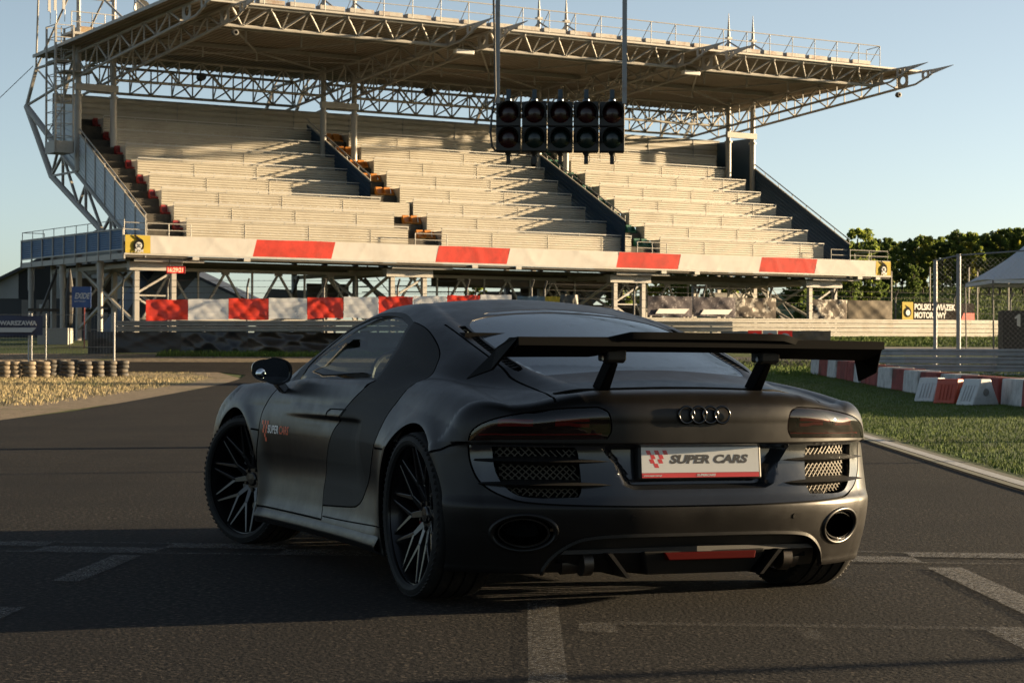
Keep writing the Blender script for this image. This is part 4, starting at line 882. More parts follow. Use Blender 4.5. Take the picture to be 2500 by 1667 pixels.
# roof sheet
b = MB(); us = []; 
for i in range(int(45.6/.30)): u = .1+i*.30; us += [(u, 0), (u+.04, .05), (u+.15, .05), (u+.19, 0)]
vs = []
for u, d in us: vs += [(u, 12.7, 16.34+d), (u, -5.3, 16.98+d)]
b.add(vs, [(2*i, 2*i+1, 2*i+3, 2*i+2) for i in range(len(us)-1)]); P('roof_sheet', b, ROOFM)
b = MB(); b.beam((.1, -5.35, 17.0), (45.6, -5.35, 17.0), .14, .09); b.beam((.1, 12.7, 16.40), (.1, -5.35, 17.02), .06, .16); b.beam((45.6, 12.7, 16.40), (45.6, -5.35, 17.02), .06, .16); P('roof_edge_trim', b, STW)
b = MB(); n = 25
for i in range(n):
    u = 3.0+i*1.58; b.box((u+.68, -4.55, 17.30), (1.30, .5, .20)); 
P('catwalk', b, STR)
b = MB(); b.box((22.7, -4.5, 17.13), (39.6, .6, .10)); P('catwalk_channel', b, DARKST)
b = MB()
for i in range(n+1):
    u = 3.0+i*1.58
    b.tube((u, -5.3, 17.05), (u, -5.3, 18.18), .022, 6); b.tube((u, -5.3, 18.18), (u+.05, -4.2, 17.1), .02, 6)
b.tube((3, -5.3, 18.18), (42.5, -5.3, 18.18), .028, 6); b.tube((3, -5.3, 17.68), (42.5, -5.3, 17.68), .022, 6); b.tube((42.5, -5.3, 18.18), (42.5, -4.2, 18.1), .022, 6); b.tube((42.5, -4.2, 18.1), (42.5, -4.2, 17.1), .022, 6); P('roof_railing', b, STW)
# stair tower with ladder cage at the left end
b = MB(); tx0, tx1, ty0, ty1 = -.32, .62, 8.3, 9.6
for q in ((tx0, ty0), (tx1, ty0), (tx0, ty1), (tx1, ty1)): b.beam((q[0], q[1], 11.1), (q[0], q[1], 17.5), .09)
for z in np.arange(11.9, 17.6, .62):
    for a, c in (((tx0, ty0), (tx1, ty0)), ((tx1, ty0), (tx1, ty1)), ((tx1, ty1), (tx0, ty1)), ((tx0, ty1), (tx0, ty0))): b.beam((a[0], a[1], z), (c[0], c[1], z), .035)
for z in np.arange(11.2, 17.4, .22): b.beam((-.15, 8.9, z), (.2, 8.9, z), .025)
b.beam((-.15, 8.9, 11.1), (-.15, 8.9, 17.5), .04); b.beam((.2, 8.9, 11.1), (.2, 8.9, 17.5), .04)
b.beam((tx0, ty1, 12), (tx1, ty1, 13.6), .05); b.beam((tx1, ty1, 13.6), (tx0, ty1, 15.2), .05)
b.box((.15, 8.95, 15.7), (1.0, 1.4, .06)); b.box((.9, 9.0, 15.2), (1.6, 1.2, .08)); b.box((1.3, 9.0, 17.15), (1.6, 1.3, .12)); rail(b, [(.5, 8.3, 17.2), (1.6, 8.3, 17.2), (3.0, 8.4, 17.2)], (1.0, .5), .9, .025)
P('stair_tower', b, STW)
b = MB(); b.box((.15, ty0-.02, 11.35), (.98, .05, .6)); b.box((tx0-.02, 8.95, 11.35), (.05, 1.35, .6)); b.box((.15, 8.95, 11.08), (.98, 1.35, .06)); P('tower_platform', b, STW)
b = MB(); b.box((2.0, 9.6, 17.15), (1.6, 1.2, .9)); P('roof_tank', b, mat('rusty_tank', (.55, .42, .26), rough=.5, noise=(2, (.36, .20, .09), .4, .7)))
b = MB(); b.tube((4.6, 10, 16.6), (4.6, 10, 20.6), .03, 6); o_ = P('dish_pole', b, DARKST); b = MB(); b.lathe([(-.14, .44), (-.02, .47), (.02, .42), (.10, .2), (.13, 0)], 28, (4.95, 9.9, 18.95), 'y'); b.build('satellite_dish', mat('dish_white', (.8, .78, .72), rough=.4), o_, smooth=True, angle=50)
for q in ((-.5, 8.6, 17.5), (-.15, 8.7, 17.6), (.3, 8.7, 17.7)): b = MB(); b.tube(q, (q[0], q[1], q[2]+1.0), .02, 6); b.box((q[0]-.06, q[1], q[2]+1.0), (.14, .07, .75)); P('antenna', b, WHP)
b = MB(); b.tube((1.05, 14.85, 16.08), (.2, 12.2, 19.8), .05, 8); b.tube((1.07, 8.8, 19.0), (2.97, 8.8, 19.0), .05, 8); P('mast_brace', b, STW)
# tie cable from the roof to the ground
b = MB(); b.tube((.9, 14.9, 16.2), (-8.5, 34, 2.5), .02, 5); P('stay_cable', b, DARKST)
# lamps on the roof structure
for u, v, z in ((3.45, -4.6, 15.75), (44.9, -4.2, 15.75)):
    b = MB(); b.lathe([(-.14, .08), (-.13, .14), (.06, .16), (.13, .12), (.14, 0)], 20, (u, v, z), 'y'); P('floodlight', b, DARKST, smooth=True, angle=40)
for u, v, z in ((7.8, 8.7, 15.45), (21.6, 8.7, 15.62)):
    b = MB(); b.lathe([(-.2, 0), (-.2, .2), (.15, .22), (.2, .0)], 18, (u, v, z), 'y'); P('loudspeaker', b, mat('speaker_black', (.01, .01, .012), rough=.5), smooth=True, angle=40)
for u, v, z in ((16.1, -4.1, 15.92), (30.2, -4.1, 15.92)): b = MB(); b.box((u, v, z), (1.05, .3, .22)); P('strip_light', b, WHP, bevel=.03)
# lattice girder low behind the banners
for u0, u1 in ((3.0, 15.0), (17, 29), (31, 43)):
    b = MB(); n = 4; L = (u1-u0)/n; b.beam((u0-.5, 5, 5.18), (u1+.5, 5, 5.18), .14, .16); b.beam((u0-.5, 5, 2.7), (u1+.5, 5, 2.7), .12)
    for i in range(n):
        c = u0+L*(i+.5); b.beam((c, 5, 5.1), (c-L/2, 5, 2.7), .11); b.beam((c, 5, 5.1), (c+L/2, 5, 2.7), .11); b.beam((c, 5, 4.98), (c, 5, 5.12), .45, .04, (0, 1, 0)); b.beam((c+L/2, 5, 5.1), (c+L/2, 5, 2.7), .09)
    P('lower_girder', b, STW)
b = MB(); b.box((27.4, 6.5, 5.05), (12.0, 3.0, .65)); P('gangway_box', b, mat('brown_steel_panel', (.16, .12, .085), rough=.7, noise=(1, (.10, .08, .06), .4, .6)))
b = MB(); b.prism([(33, 9.5, 5.3), (35.2, 9.5, 5.3), (30.8, 9.5, 2.0), (28.5, 9.5, 2.0)], [(33, 11.5, 5.3), (35.2, 11.5, 5.3), (30.8, 11.5, 2.0), (28.5, 11.5, 2.0)]); P('access_stair', b, NAVY); b = MB(); b.prism([(5.6, 9.5, 5.3), (8.2, 9.5, 5.3), (5.0, 9.5, 2.0), (3.2, 9.5, 2.0)], [(5.6, 11.5, 5.3), (8.2, 11.5, 5.3), (5.0, 11.5, 2.0), (3.2, 11.5, 2.0)]); P('access_stair', b, NAVY)
for uc in (2.02, 16.0, 30.0, 43.95):
    b = MB(); b.box((uc+.3, 10.6, 4.1), (2.6, .08, 1.5)); 
    for i in range(9): b.box((uc+1.6+i*.3, 9.2, 5.0-i*.3), (.32, 1.3, .05))
    b.beam((uc+1.5, 8.6, 5.1), (uc+4.2, 8.6, 2.3), .08, .2); b.beam((uc+1.5, 8.6, 6.0), (uc+4.2, 8.6, 3.2), .04); b.beam((uc-2.6, 11.5, 3.2), (uc+3, 11.5, 3.2), .15); b.beam((uc-2.4, 11.5, 1.8), (uc-1, 11.5, 5.3), .12); P('service_stair', b, DARKST)
ALB[0] = .66
# ---------------------------------------------------------------- terrain and road
def sst(x, a, b): t = np.clip((x-a)/(b-a), 0, 1); return t*t*(3-2*t)
def zt(X, Y):
    X = np.asarray(X, float); Y = np.asarray(Y, float)
    zl = pch(Y, [-300, 60, 80, 86, 92, 97, 101, 108, 130, 400, 2000], [0, 0, .05, .23, .58, .95, 1.25, 1.65, 1.9, 2.2, 2.2])
    zr = pch(Y, [-300, 30, 40, 55, 66, 80, 87, 96, 105, 115, 125, 140, 190, 260, 500, 2000], [0, 0, .0, .16, .36, .45, .52, .9, 1.5, 1.95, 2.1, 2.6, 2.9, 3, 3, 3])
    hill = sst(X, 19, 30)*pch(Y, [-300, 125, 140, 190, 260, 600, 2000], [0, 0, .9, 4.2, 5.0, 5.5, 5.5])
    return zl+sst(X, 4, 9)*(zr-zl)+hill
def zt1(x, y): return float(zt(np.array([x]), np.array([y]))[0])
def sheet(name, xs, ys, m, off=0, kind='structure', **k):
    X, Y = np.meshgrid(xs, ys); Z = zt(X, Y)+off; b = MB(); b.v = [tuple(p) for p in np.stack([X.ravel(), Y.ravel(), Z.ravel()], 1)]; n = len(xs)
    b.f = [(j*n+i, j*n+i+1, (j+1)*n+i+1, (j+1)*n+i) for j in range(len(ys)-1) for i in range(n-1)]; b.m = [0]*len(b.f); return b.build(name, m, smooth=True, kind=kind, **k)
def band(name, rows, m, off, nx=10, kind='structure', **k):   # rows: (Y, xl, xr) or centre line quads
    b = MB(); 
    for Y, a, c in rows: 
        for i in range(nx+1): x = a+(c-a)*i/nx; b.v.append((x, Y, zt1(x, Y)+off))
    n = nx+1; b.f = [(j*n+i, j*n+i+1, (j+1)*n+i+1, (j+1)*n+i) for j in range(len(rows)-1) for i in range(nx)]; b.m = [0]*len(b.f); return b.build(name, m, smooth=True, kind=kind, **k)
def ramp_mat(name, cols, scale, rough=.9, bump=.3, bscale=40, second=None, vec='Object', spec=.3, dist=.02):
    m = bpy.data.materials.new(name); m.use_nodes = True; n = m.node_tree.nodes; l = m.node_tree.links; b = n['Principled BSDF']; b.inputs['Roughness'].default_value = rough; b.inputs['Specular IOR Level'].default_value = spec
    tc = n.new('ShaderNodeTexCoord'); nz = n.new('ShaderNodeTexNoise'); nz.inputs['Scale'].default_value = scale; nz.inputs['Detail'].default_value = 10; nz.inputs['Roughness'].default_value = .7; l.new(tc.outputs[vec], nz.inputs['Vector'])
    r = n.new('ShaderNodeValToRGB'); l.new(nz.outputs['Fac'], r.inputs[0]); e = r.color_ramp.elements
    while len(e) < len(cols): e.new(.5)
    for i, (p, c) in enumerate(cols): e[i].position = p; e[i].color = (*(q*ALB[0] for q in c), 1)
    out = r.outputs[0]
    if second:
        n2 = n.new('ShaderNodeTexNoise'); n2.inputs['Scale'].default_value = second[0]; n2.inputs['Detail'].default_value = 6; l.new(tc.outputs[vec], n2.inputs['Vector']); mr = n.new('ShaderNodeMapRange'); mr.inputs[1].default_value = second[2]; mr.inputs[2].default_value = second[3]; l.new(n2.outputs['Fac'], mr.inputs[0])
        mx = n.new('ShaderNodeMix'); mx.data_type = 'RGBA'; l.new(mr.outputs[0], mx.inputs[0]); l.new(out, mx.inputs[6]); mx.inputs[7].default_value = (*(q*ALB[0] for q in second[1]), 1); out = mx.outputs[2]
    l.new(out, b.inputs['Base Color'])
    bn = n.new('ShaderNodeTexNoise'); bn.inputs['Scale'].default_value = bscale; bn.inputs['Detail'].default_value = 6; l.new(tc.outputs[vec], bn.inputs['Vector']); bp = n.new('ShaderNodeBump'); bp.inputs['Strength'].default_value = bump; bp.inputs['Distance'].default_value = dist; l.new(bn.outputs['Fac'], bp.inputs['Height']); l.new(bp.outputs['Normal'], b.inputs['Normal'])
    return m
GRASS = ramp_mat('grass', [(.25, (.030, .055, .009)), (.5, (.065, .105, .016)), (.75, (.13, .16, .03))], 2.2, bump=.8, bscale=30, second=(.22, (.10, .10, .03), .5, .75))
DRY = ramp_mat('dry_grass_soil', [(.3, (.17, .13, .065)), (.5, (.30, .235, .13)), (.7, (.42, .34, .20))], 3, bump=.8, bscale=25, second=(.5, (.13, .15, .035), .52, .70))
GRAVEL = ramp_mat('gravel', [(.35, (.12, .09, .06)), (.5, (.25, .19, .12)), (.68, (.42, .33, .22))], 5, bump=.9, bscale=18, second=(.6, (.10, .12, .03), .58, .72))
ASPH = ramp_mat('asphalt', [(.42, (.003, .003, .0035)), (.50, (.016, .015, .0145)), (.56, (.033, .031, .0295)), (.63, (.15, .125, .10))], 38, rough=.9, bump=.8, bscale=60, second=(.35, (.012, .012, .013), .42, .72), spec=.10, dist=.008)
ASPH2 = ramp_mat('worn_asphalt', [(.3, (.06, .055, .05)), (.5, (.09, .082, .074)), (.7, (.14, .125, .11))], 20, rough=.85, bump=.4, bscale=40, second=(.4, (.05, .045, .042), .45, .7))
sheet('ground', np.concatenate([np.arange(-900, -100, 100), np.arange(-100, -30, 5), np.arange(-30, 40, 1.0), np.arange(40, 110, 5), np.arange(110, 1000, 100)]), np.concatenate([np.arange(-400, -20, 40), np.arange(-20, 150, 1.5), np.arange(150, 300, 6), np.arange(300, 3000, 150)]), GRASS, -.02)
def streaks(m):
    n = m.node_tree.nodes; l = m.node_tree.links; b = n['Principled BSDF']; src = b.inputs['Base Color'].links[0].from_socket; tc = n.new('ShaderNodeTexCoord')
    for sc_, lo, hi, k_ in (((1.1, .045, 1), .45, .70, .55), ((.12, 2.6, 1), .60, .68, .45), ((.8, .8, 1), .52, .60, .30)):
        mp = n.new('ShaderNodeMapping'); mp.inputs['Scale'].default_value = sc_; l.new(tc.outputs['Object'], mp.inputs[0]); nz = n.new('ShaderNodeTexNoise'); nz.inputs['Scale'].default_value = 1.0; nz.inputs['Detail'].default_value = 5; l.new(mp.outputs[0], nz.inputs['Vector'])
        r = n.new('ShaderNodeMapRange'); r.inputs[1].default_value = lo; r.inputs[2].default_value = hi; r.inputs[3].default_value = 0; r.inputs[4].default_value = k_; l.new(nz.outputs['Fac'], r.inputs[0])
        mx = n.new('ShaderNodeMix'); mx.data_type = 'RGBA'; l.new(r.outputs[0], mx.inputs[0]); l.new(src, mx.inputs[6]); mx.inputs[7].default_value = (.006, .006, .0065, 1); src = mx.outputs[2]
    l.new(src, b.inputs['Base Color'])
streaks(ASPH)
Ll = [(-120, -8.5), (10, -7.3), (31.6, -7.55), (37, -7.5), (51.5, -8.3), (70, -9.4), (84, -10.5), (86.4, -12)]
Rl = [(-120, 3.2), (0, 3.6), (16.7, 4.0), (27.8, 4.45), (38, 4.9), (55, 5.7), (72, 7.2), (80, 8.4), (86.4, 11)]
li = lambda Y: float(np.interp(Y, *zip(*Ll))); ri = lambda Y: float(np.interp(Y, *zip(*Rl)))
ys_ = np.concatenate([np.arange(-120, 0, 10), np.arange(0, 86.4, 1.2), [86.4]])
band('track', [(y, li(y), ri(y)) for y in ys_], ASPH, .0, 12)
band('cross_road', [(y, -140, 34-.9*(y-86)) for y in np.linspace(86.0, 92.4, 7)], ASPH, .006, 120)
band('cross_road_widening', [(y, -2, 30-.9*(y-86)) for y in np.linspace(92.3, 95.6, 4)], ASPH2, .012, 30)
band('dry_verge', [(y, li(y)-f_, li(y)+.0) for y, f_ in ((-40, 3), (20, 2.6), (31, 2.1), (43, 1.5), (51, 1.7), (60, 1.4), (70, 1.2), (80, .9), (86.2, 1.3))], GRAVEL, -.004, 6)
band('dry_grass', [(y, -60, li(y)-f_) for y, f_ in ((-40, 3), (20, 2.6), (31, 2.1), (43, 1.5), (51, 1.7), (60, 1.4), (70, 1.2), (80, .9), (86.2, 1.3))], DRY, -.008, 26)
band('gravel_strip', [(y, -60, 40) for y in (92.2, 94.5, 97.2)], GRAVEL, -.004, 60)
band('grass_verge', [(y, -16, 40) for y in (95.9, 97.6)], GRASS, .004, 60)
band('service_path', [(y, 12.5+(y-98)*.3, 50) for y in (97.5, 99, 101, 103)], mat('pale_path', (.36, .32, .27), rough=.9, noise=(3, (.25, .22, .18), .4, .7)), .01, 30)
band('verge_edge', [(y, ri(y)-.02, ri(y)+.10) for y in np.arange(-20, 80, 2.0)], mat('edge_soil', (.06, .055, .04), rough=.9, noise=(7, (.05, .07, .02), .42, .62)), .004, 2)
# painted markings
def paint(name, q, cov=.5, scale=26, wave=True, z=.008):
    m = bpy.data.materials.get('worn_paint_%g' % cov)
    if not m:
        m = bpy.data.materials.new('worn_paint_%g' % cov); m.use_nodes = True; n = m.node_tree.nodes; l = m.node_tree.links; b = n['Principled BSDF']; b.inputs['Base Color'].default_value = (.14, .135, .125, 1); b.inputs['Roughness'].default_value = .75
        tc = n.new('ShaderNodeTexCoord'); mp = n.new('ShaderNodeMapping'); mp.inputs['Scale'].default_value = (1, 1.6, 1); l.new(tc.outputs['Object'], mp.inputs[0]); nz = n.new('ShaderNodeTexNoise'); nz.inputs['Scale'].default_value = scale*3; nz.inputs['Detail'].default_value = 7; nz.inputs['Roughness'].default_value = .75; l.new(mp.outputs[0], nz.inputs['Vector'])
        r = n.new('ShaderNodeMapRange'); r.inputs[1].default_value = .57-.22*cov; r.inputs[2].default_value = .72-.22*cov; l.new(nz.outputs['Fac'], r.inputs[0]); l.new(r.outputs[0], b.inputs['Alpha'])
    b = MB(); b.add([(x, y, z) for x, y in q], [tuple(range(len(q)))]); return b.build(name, m, kind='structure')
sx_ = lambda X: 10.62-.10*X     # centre of the chequered line across the road
for r_ in (0, 1):
    for k in range(-13, 8):
        if (k+r_) % 2: continue
        x0 = k*.62+.1; x1 = x0+.62; o = .26*r_; paint('start_line_check', [(x0, sx_(x0)-.26+o), (x1, sx_(x1)-.26+o), (x1, sx_(x1)+o), (x0, sx_(x0)+o)], .6 if k > 0 else .45)
paint('start_line_edge', [(-7.4, sx_(-7.4)+.27), (3.9, sx_(3.9)+.27), (3.9, sx_(3.9)+.24), (-7.4, sx_(-7.4)+.24)], .5)
paint('start_line_edge', [(-7.4, sx_(-7.4)-.27), (3.9, sx_(3.9)-.27), (3.9, sx_(3.9)-.30), (-7.4, sx_(-7.4)-.30)], .5)
paint('grid_line', [(1.93, 9.9), (2.09, 9.9), (2.12, 7.9), (1.96, 7.9)], .62)
paint('grid_line', [(.38, 7.78), (1.74, 7.66), (1.74, 7.74), (.38, 7.86)], .30)
paint('grid_line', [(1.70, 7.74), (1.86, 7.74), (1.92, 6.2), (1.76, 6.2)], .5)
paint('centre_line', [(.045, 5.2), (.165, 5.2), (.185, 8.6), (.065, 8.6)], .38)
paint('grid_mark', [(.24, 7.6), (.38, 7.55), (.38, 7.82), (.25, 7.86)], .35)
paint('grid_mark', [(1.02, 7.42), (1.09, 7.38), (1.10, 7.68), (1.02, 7.68)], .25)
paint('grid_line', [(-1.99, 9.2), (-1.86, 9.2), (-1.80, 10.4), (-1.94, 10.4)], .45)
paint('grid_line', [(-2.02, 7.7), (-1.90, 7.7), (-1.88, 8.25), (-2.0, 8.25)], .45)
band('edge_line', [(y, ri(y)-.13, ri(y)-.01) for y in np.arange(-20, 62, 2.0)], mat('edge_paint_white', (.50, .50, .49), rough=.7, noise=(14, (.20, .19, .17), .5, .7)), .012, 1)
band('edge_line_yellow', [(y, ri(y)-.23, ri(y)-.15) for y in np.arange(-20, 62, 2.0)], mat('edge_paint_yellow', (.20, .19, .11), rough=.7, noise=(14, (.12, .11, .08), .45, .7)), .012, 1)
# grass blades (uncountable)
def blades(name, n, fx, h0, h1, wd, m):
    X, Y = fx(n); Z = zt(X, Y)-.025; h = rng.uniform(h0, h1, len(X)); a = rng.uniform(0, 2*PI, len(X)); dx, dy = np.cos(a)*wd, np.sin(a)*wd; lx = rng.normal(0, .35, len(X))*h; ly = rng.normal(0, .35, len(X))*h
    v = np.stack([np.stack([X-dx, Y-dy, Z], 1), np.stack([X+dx, Y+dy, Z], 1), np.stack([X+lx, Y+ly, Z+h], 1)], 1).reshape(-1, 3); N = len(X)
    me = bpy.data.meshes.new(name); me.vertices.add(3*N); me.vertices.foreach_set('co', v.ravel()); me.loops.add(3*N); me.loops.foreach_set('vertex_index', np.arange(3*N)); me.polygons.add(N); me.polygons.foreach_set('loop_start', np.arange(N)*3); me.polygons.foreach_set('loop_total', np.full(N, 3)); me.update(); me.validate()
    me.materials.append(m); return tag(link(bpy.data.objects.new(name, me)), kind='stuff')
GBL = ramp_mat('grass_blades', [(.3, (.04, .085, .012)), (.5, (.10, .16, .022)), (.75, (.20, .23, .04))], 1.4, bump=0, second=(.35, (.13, .15, .035), .55, .75))
DBL = ramp_mat('dry_blades', [(.3, (.24, .185, .09)), (.5, (.40, .32, .17)), (.75, (.52, .44, .26))], 1.4, bump=0, second=(.6, (.10, .14, .03), .55, .72))
def rf(n): Y = 16+54*rng.random(n)**1.5; X = np.array([ri(y) for y in Y])+.25+rng.random(n)**1.15*(9.8-np.array([ri(y) for y in Y])+1.5*(Y > 66)); return X, Y
blades('grass_blades', 90000, rf, .02, .06, .005, GBL)
def rf2(n): Y = 66+28*rng.random(n); X = 8.6+rng.random(n)*14; return X, Y
blades('grass_blades', 14000, rf2, .06, .16, .02, GBL)
def lf(n): Y = 40+46*rng.random(n); X = np.array([li(y) for y in Y])-1.2-rng.random(n)**.8*10; return X, Y
blades('dry_grass_blades', 30000, lf, .05, .13, .012, DBL)
def vf(n): Y = 95.6+rng.random(n)*2; X = -16+rng.random(n)*22; return X, Y
blades('weeds', 9000, vf, .08, .28, .03, GBL)
def hf(n): Y = 104+rng.random(n)*14; X = 10+rng.random(n)*42; return X, Y
blades('grass_blades', 40000, hf, .05, .14, .03, GBL)
def hf2(n): Y = 122+rng.random(n)**1.3*60; X = 20+rng.random(n)*50; return X, Y
blades('grass_blades', 60000, hf2, .10, .24, .05, GBL)
# ---------------------------------------------------------------- near street furniture: start lights
POLE = mat('galvanised_pole', (.30, .31, .32), rough=.45, metal=.3, noise=(6, (.22, .16, .12), .55, .75))
HOUS = mat('signal_housing', (.009, .009, .008), rough=.5)
gy = 26.0; gan = empty('start_light_gantry', (.58, gy, 0), label='five black two lamp start signals hanging from two grey poles over the track', cat='start lights')
b = MB()
for x in (-.775, .80): b.box((x, 0, 5.35), (.06, .06, 2.6)); b.box((x-.008, -.032, 4.95), (.02, .004, .5))
for i_, o_ in enumerate(()): pass
p1 = MB(); p1.box((-.765, .0, 5.35), (.055, .055, 2.6)); p1.build('hanger_pole', POLE, gan); p1 = MB(); p1.box((.785, .0, 5.35), (.055, .055, 2.6)); p1.build('hanger_pole', POLE, gan)
b = MB(); b.box((0, 0, 6.7), (17.5, .3, .3)); b.build('crossbeam', POLE, gan)
for x in (-8.6, 8.6): b = MB(); b.box((x, 0, 3.4), (.3, .3, 6.9)); b.build('gantry_leg', POLE, gan)
REDL = mat('unlit_red_lens', (.030, .003, .004), rough=.25, coat=.15); GRNL = mat('unlit_green_lens', (.003, .018, .016), rough=.25, coat=.15)
for i in range(5):
    cx = -.632+.3175*i; b = MB()
    for j in (0, 1):
        zc = 3.925-.308*j; b.box((cx, .10, zc), (.303, .20, .303))
    su = b.build('signal_unit', HOUS, gan, bevel=.012)
    for j in (0, 1):
        zc = 3.935-.308*j; v = MB(); n_ = 28; vs = []
        for q in range(n_+1):
            a = PI*1.28*(q/n_)-PI*.14; dep = .17-.02*abs(math.cos(a)); vs += [(cx+.128*math.cos(a), -.002, zc+.128*math.sin(a)), (cx+.133*math.cos(a), -dep, zc+.004+.125*math.sin(a)), (cx+.137*math.cos(a), -dep, zc+.004+.129*math.sin(a)), (cx+.133*math.cos(a), -.002, zc+.133*math.sin(a))]
        v.add(vs, [(4*q+e, 4*q+(e+1) % 4, 4*q+4+(e+1) % 4, 4*q+4+e) for q in range(n_) for e in range(4)]); v.build('visor', HOUS, su, smooth=True, angle=40)
        v = MB(); v.lathe([(-.001, .122), (-.012, .115), (-.03, .07), (-.036, 0)], 32, (cx, 0, zc), 'y'); v.build('lens', REDL if (j == 0 or i == 0) else GRNL, su, smooth=True)
    m_ = MB(); m_.box((cx, .06, 4.175), (.055, .03, .11)); m_.lathe([(4.08, .045), (4.11, .042), (4.125, .02)], 14, (cx, .06, 0), 'z'); m_.build('mount_bracket', mat('bracket_blue_steel', (.05, .07, .09), rough=.35, metal=.7), su)
    m_ = MB(); m_.lathe([(3.465, .05), (3.44, .035), (3.41, .022)], 12, (cx, .08, 0), 'z'); m_.box((cx, .08, 3.37), (.05, .03, .10)); m_.path([(cx+.02, .05, 3.44), (cx+.045, .05, 3.40), (cx+.04, .05, 3.35), (cx+.02, .05, 3.34)], .004, 5); m_.build('mount_bracket', HOUS, su)
b = MB(); b.path([(-.80, -.03, 6.6), (-.82, -.04, 5.4), (-.805, -.04, 4.9), (-.79, -.04, 4.15), (-.835, -.03, 3.9), (-.85, -.03, 3.7), (-.83, -.03, 3.52), (-.785, 0, 3.47)], .013, 8); b.build('cable', HOUS, gan)
# lamp poles just outside the frame, whose long shadows cross the asphalt
for i, (x, y, h) in enumerate(((14.0, 10.5, 8.0), (22.0, 24.9, 9.0))):
    e_ = empty('lamp_post', (x, y, 0), label=['grey lamp post on the grass right of the frame nearest the camera', 'taller grey lamp post on the grass right of the frame beyond the other'][i], cat='lamp post'); b = MB(); b.tube((0, 0, 0), (0, 0, h), .055, 10); b.build('post', POLE, e_); b = MB(); b.box((-.4, 0, h), (1.0, .3, .12)); b.build('lamp_head', POLE, e_)
# ---------------------------------------------------------------- guard rails
GALV = mat('galvanised_rail', (.36, .34, .30), rough=.5, metal=.2, noise=(1.2, (.25, .22, .17), .45, .75), det=8)
GALB = mat('weathered_rail', (.36, .38, .40), rough=.5, metal=.3, noise=(2.0, (.24, .25, .26), .45, .75), det=8)
def guardrail(name, pts, zs, rh, nrail, m, label, post=2.0, frontdir=-1, step=None):
    e_ = empty(name, (pts[0][0], pts[0][1], 0), label=label, cat='guard rail'); o = V(pts[0][0], pts[0][1], 0)
    P_ = dens(np.array([(x, y) for x, y in pts], float), 1.0, False); t = np.gradient(P_, axis=0); t /= np.linalg.norm(t, axis=1, keepdims=True); nrm = np.stack([t[:, 1], -t[:, 0]], 1)
    L = np.concatenate([[0], np.cumsum(np.linalg.norm(np.diff(P_, axis=0), axis=1))]); z0 = np.interp(L/L[-1], np.linspace(0, 1, len(zs)), zs)
    prof = [(0, .0), (.05, .06), (.05, .30), (.0, .40), (.0, .60), (.05, .70), (.05, .94), (.0, 1.0)]
    for r in range(nrail):
        b = MB(); vs = []
        for p, n_, z in zip(P_, nrm, z0):
            for d, h in prof: q = p+n_*d; vs.append((q[0]-o.x, q[1]-o.y, z+r*rh+h*rh*.90))
        k = len(prof); b.add(vs, [(i*k+j, (i+1)*k+j, (i+1)*k+j+1, i*k+j+1) for i in range(len(P_)-1) for j in range(k-1)]); b.build('rail', m, e_)
    s = 0; b = None
    while s < L[-1]:
        x, y, z = np.interp(s, L, P_[:, 0]), np.interp(s, L, P_[:, 1]), np.interp(s, L, z0); nn = nrm[min(len(nrm)-1, int(np.searchsorted(L, s)))]
        b = MB(); b.box((x-nn[0]*.08-o.x, y-nn[1]*.08-o.y, (z+nrail*rh+zt1(x, y))/2-.05), (.10, .12, z+nrail*rh-zt1(x, y))); b.build('rail_post', GALB, e_); s += post
    return e_
guardrail('guard_rail', [(-18.15, 97.6), (-7.7, 97.9), (4, 99.5), (10.5, 101.5)], (1.98, 2.02, 2.08, 2.1), .255, 2, GALV, 'two band silver guard rail under the red and white banners')
gl = lambda u, v: (SX+u*math.cos(SA)-v*math.sin(SA), SY+u*math.sin(SA)+v*math.cos(SA))
guardrail('guard_rail', [gl(17, -6), gl(26, -6), gl(38, -6), gl(51, -6), gl(66, -7)], (1.93, 1.95, 2.02, 2.08, 2.1), .245, 4, GALV, 'four band cream guard rail under the grey banners beside the far grass')
guardrail('guard_rail', [(10.6, 74), (12.8, 69.5), (15.5, 68), (24, 66.5)], (.22, .22, .20, .15), .255, 4, GALB, 'blue grey four band guard rail behind the red and white concrete blocks')
# ---------------------------------------------------------------- banners on the fence left
def banner(name, x0, x1, z0, z1, Y0, Y1, m, label, cat='banner', amp=.05, nx=26, nz=14, group=None, at=None, fall=None):
    b = MB(); ph = rng.random(10)*6.28; L = math.hypot(x1-x0, Y1-Y0); nd = V(Y1-Y0, -(x1-x0), 0)/L
    def f(a, c):
        x = x0+(x1-x0)*a; y = Y0+(Y1-Y0)*a; edge = min(1, 6*a*(1-a)+.15)
        w_ = amp*edge*(abs(math.sin(3.1*a+ph[0]+2.2*c))**3*1.2+.7*abs(math.sin(6.3*a-4*c+ph[1]))**4+.5*abs(math.sin(11*a+5*c+ph[2]))**5-.4*math.sin(2.2*c+ph[3]))
        zz = z0+(z1-z0)*c+.03*math.sin(4*a+ph[5])*(1-c)*(1 if fall is None else 1)-.012*math.sin(9*a+ph[6])*c
        return (x+nd.x*w_, y+nd.y*w_, zz)
    b.grid(f, nx, nz); o = b.build(name, m, smooth=True); tag(o, label, cat, group); return o
ALB[0] = .95
redx = [355, 458, 557, 655, 749, 838, 923, 1008, 1090, 1172, 1250]; words = ['first', 'second', 'third', 'fourth', 'fifth']
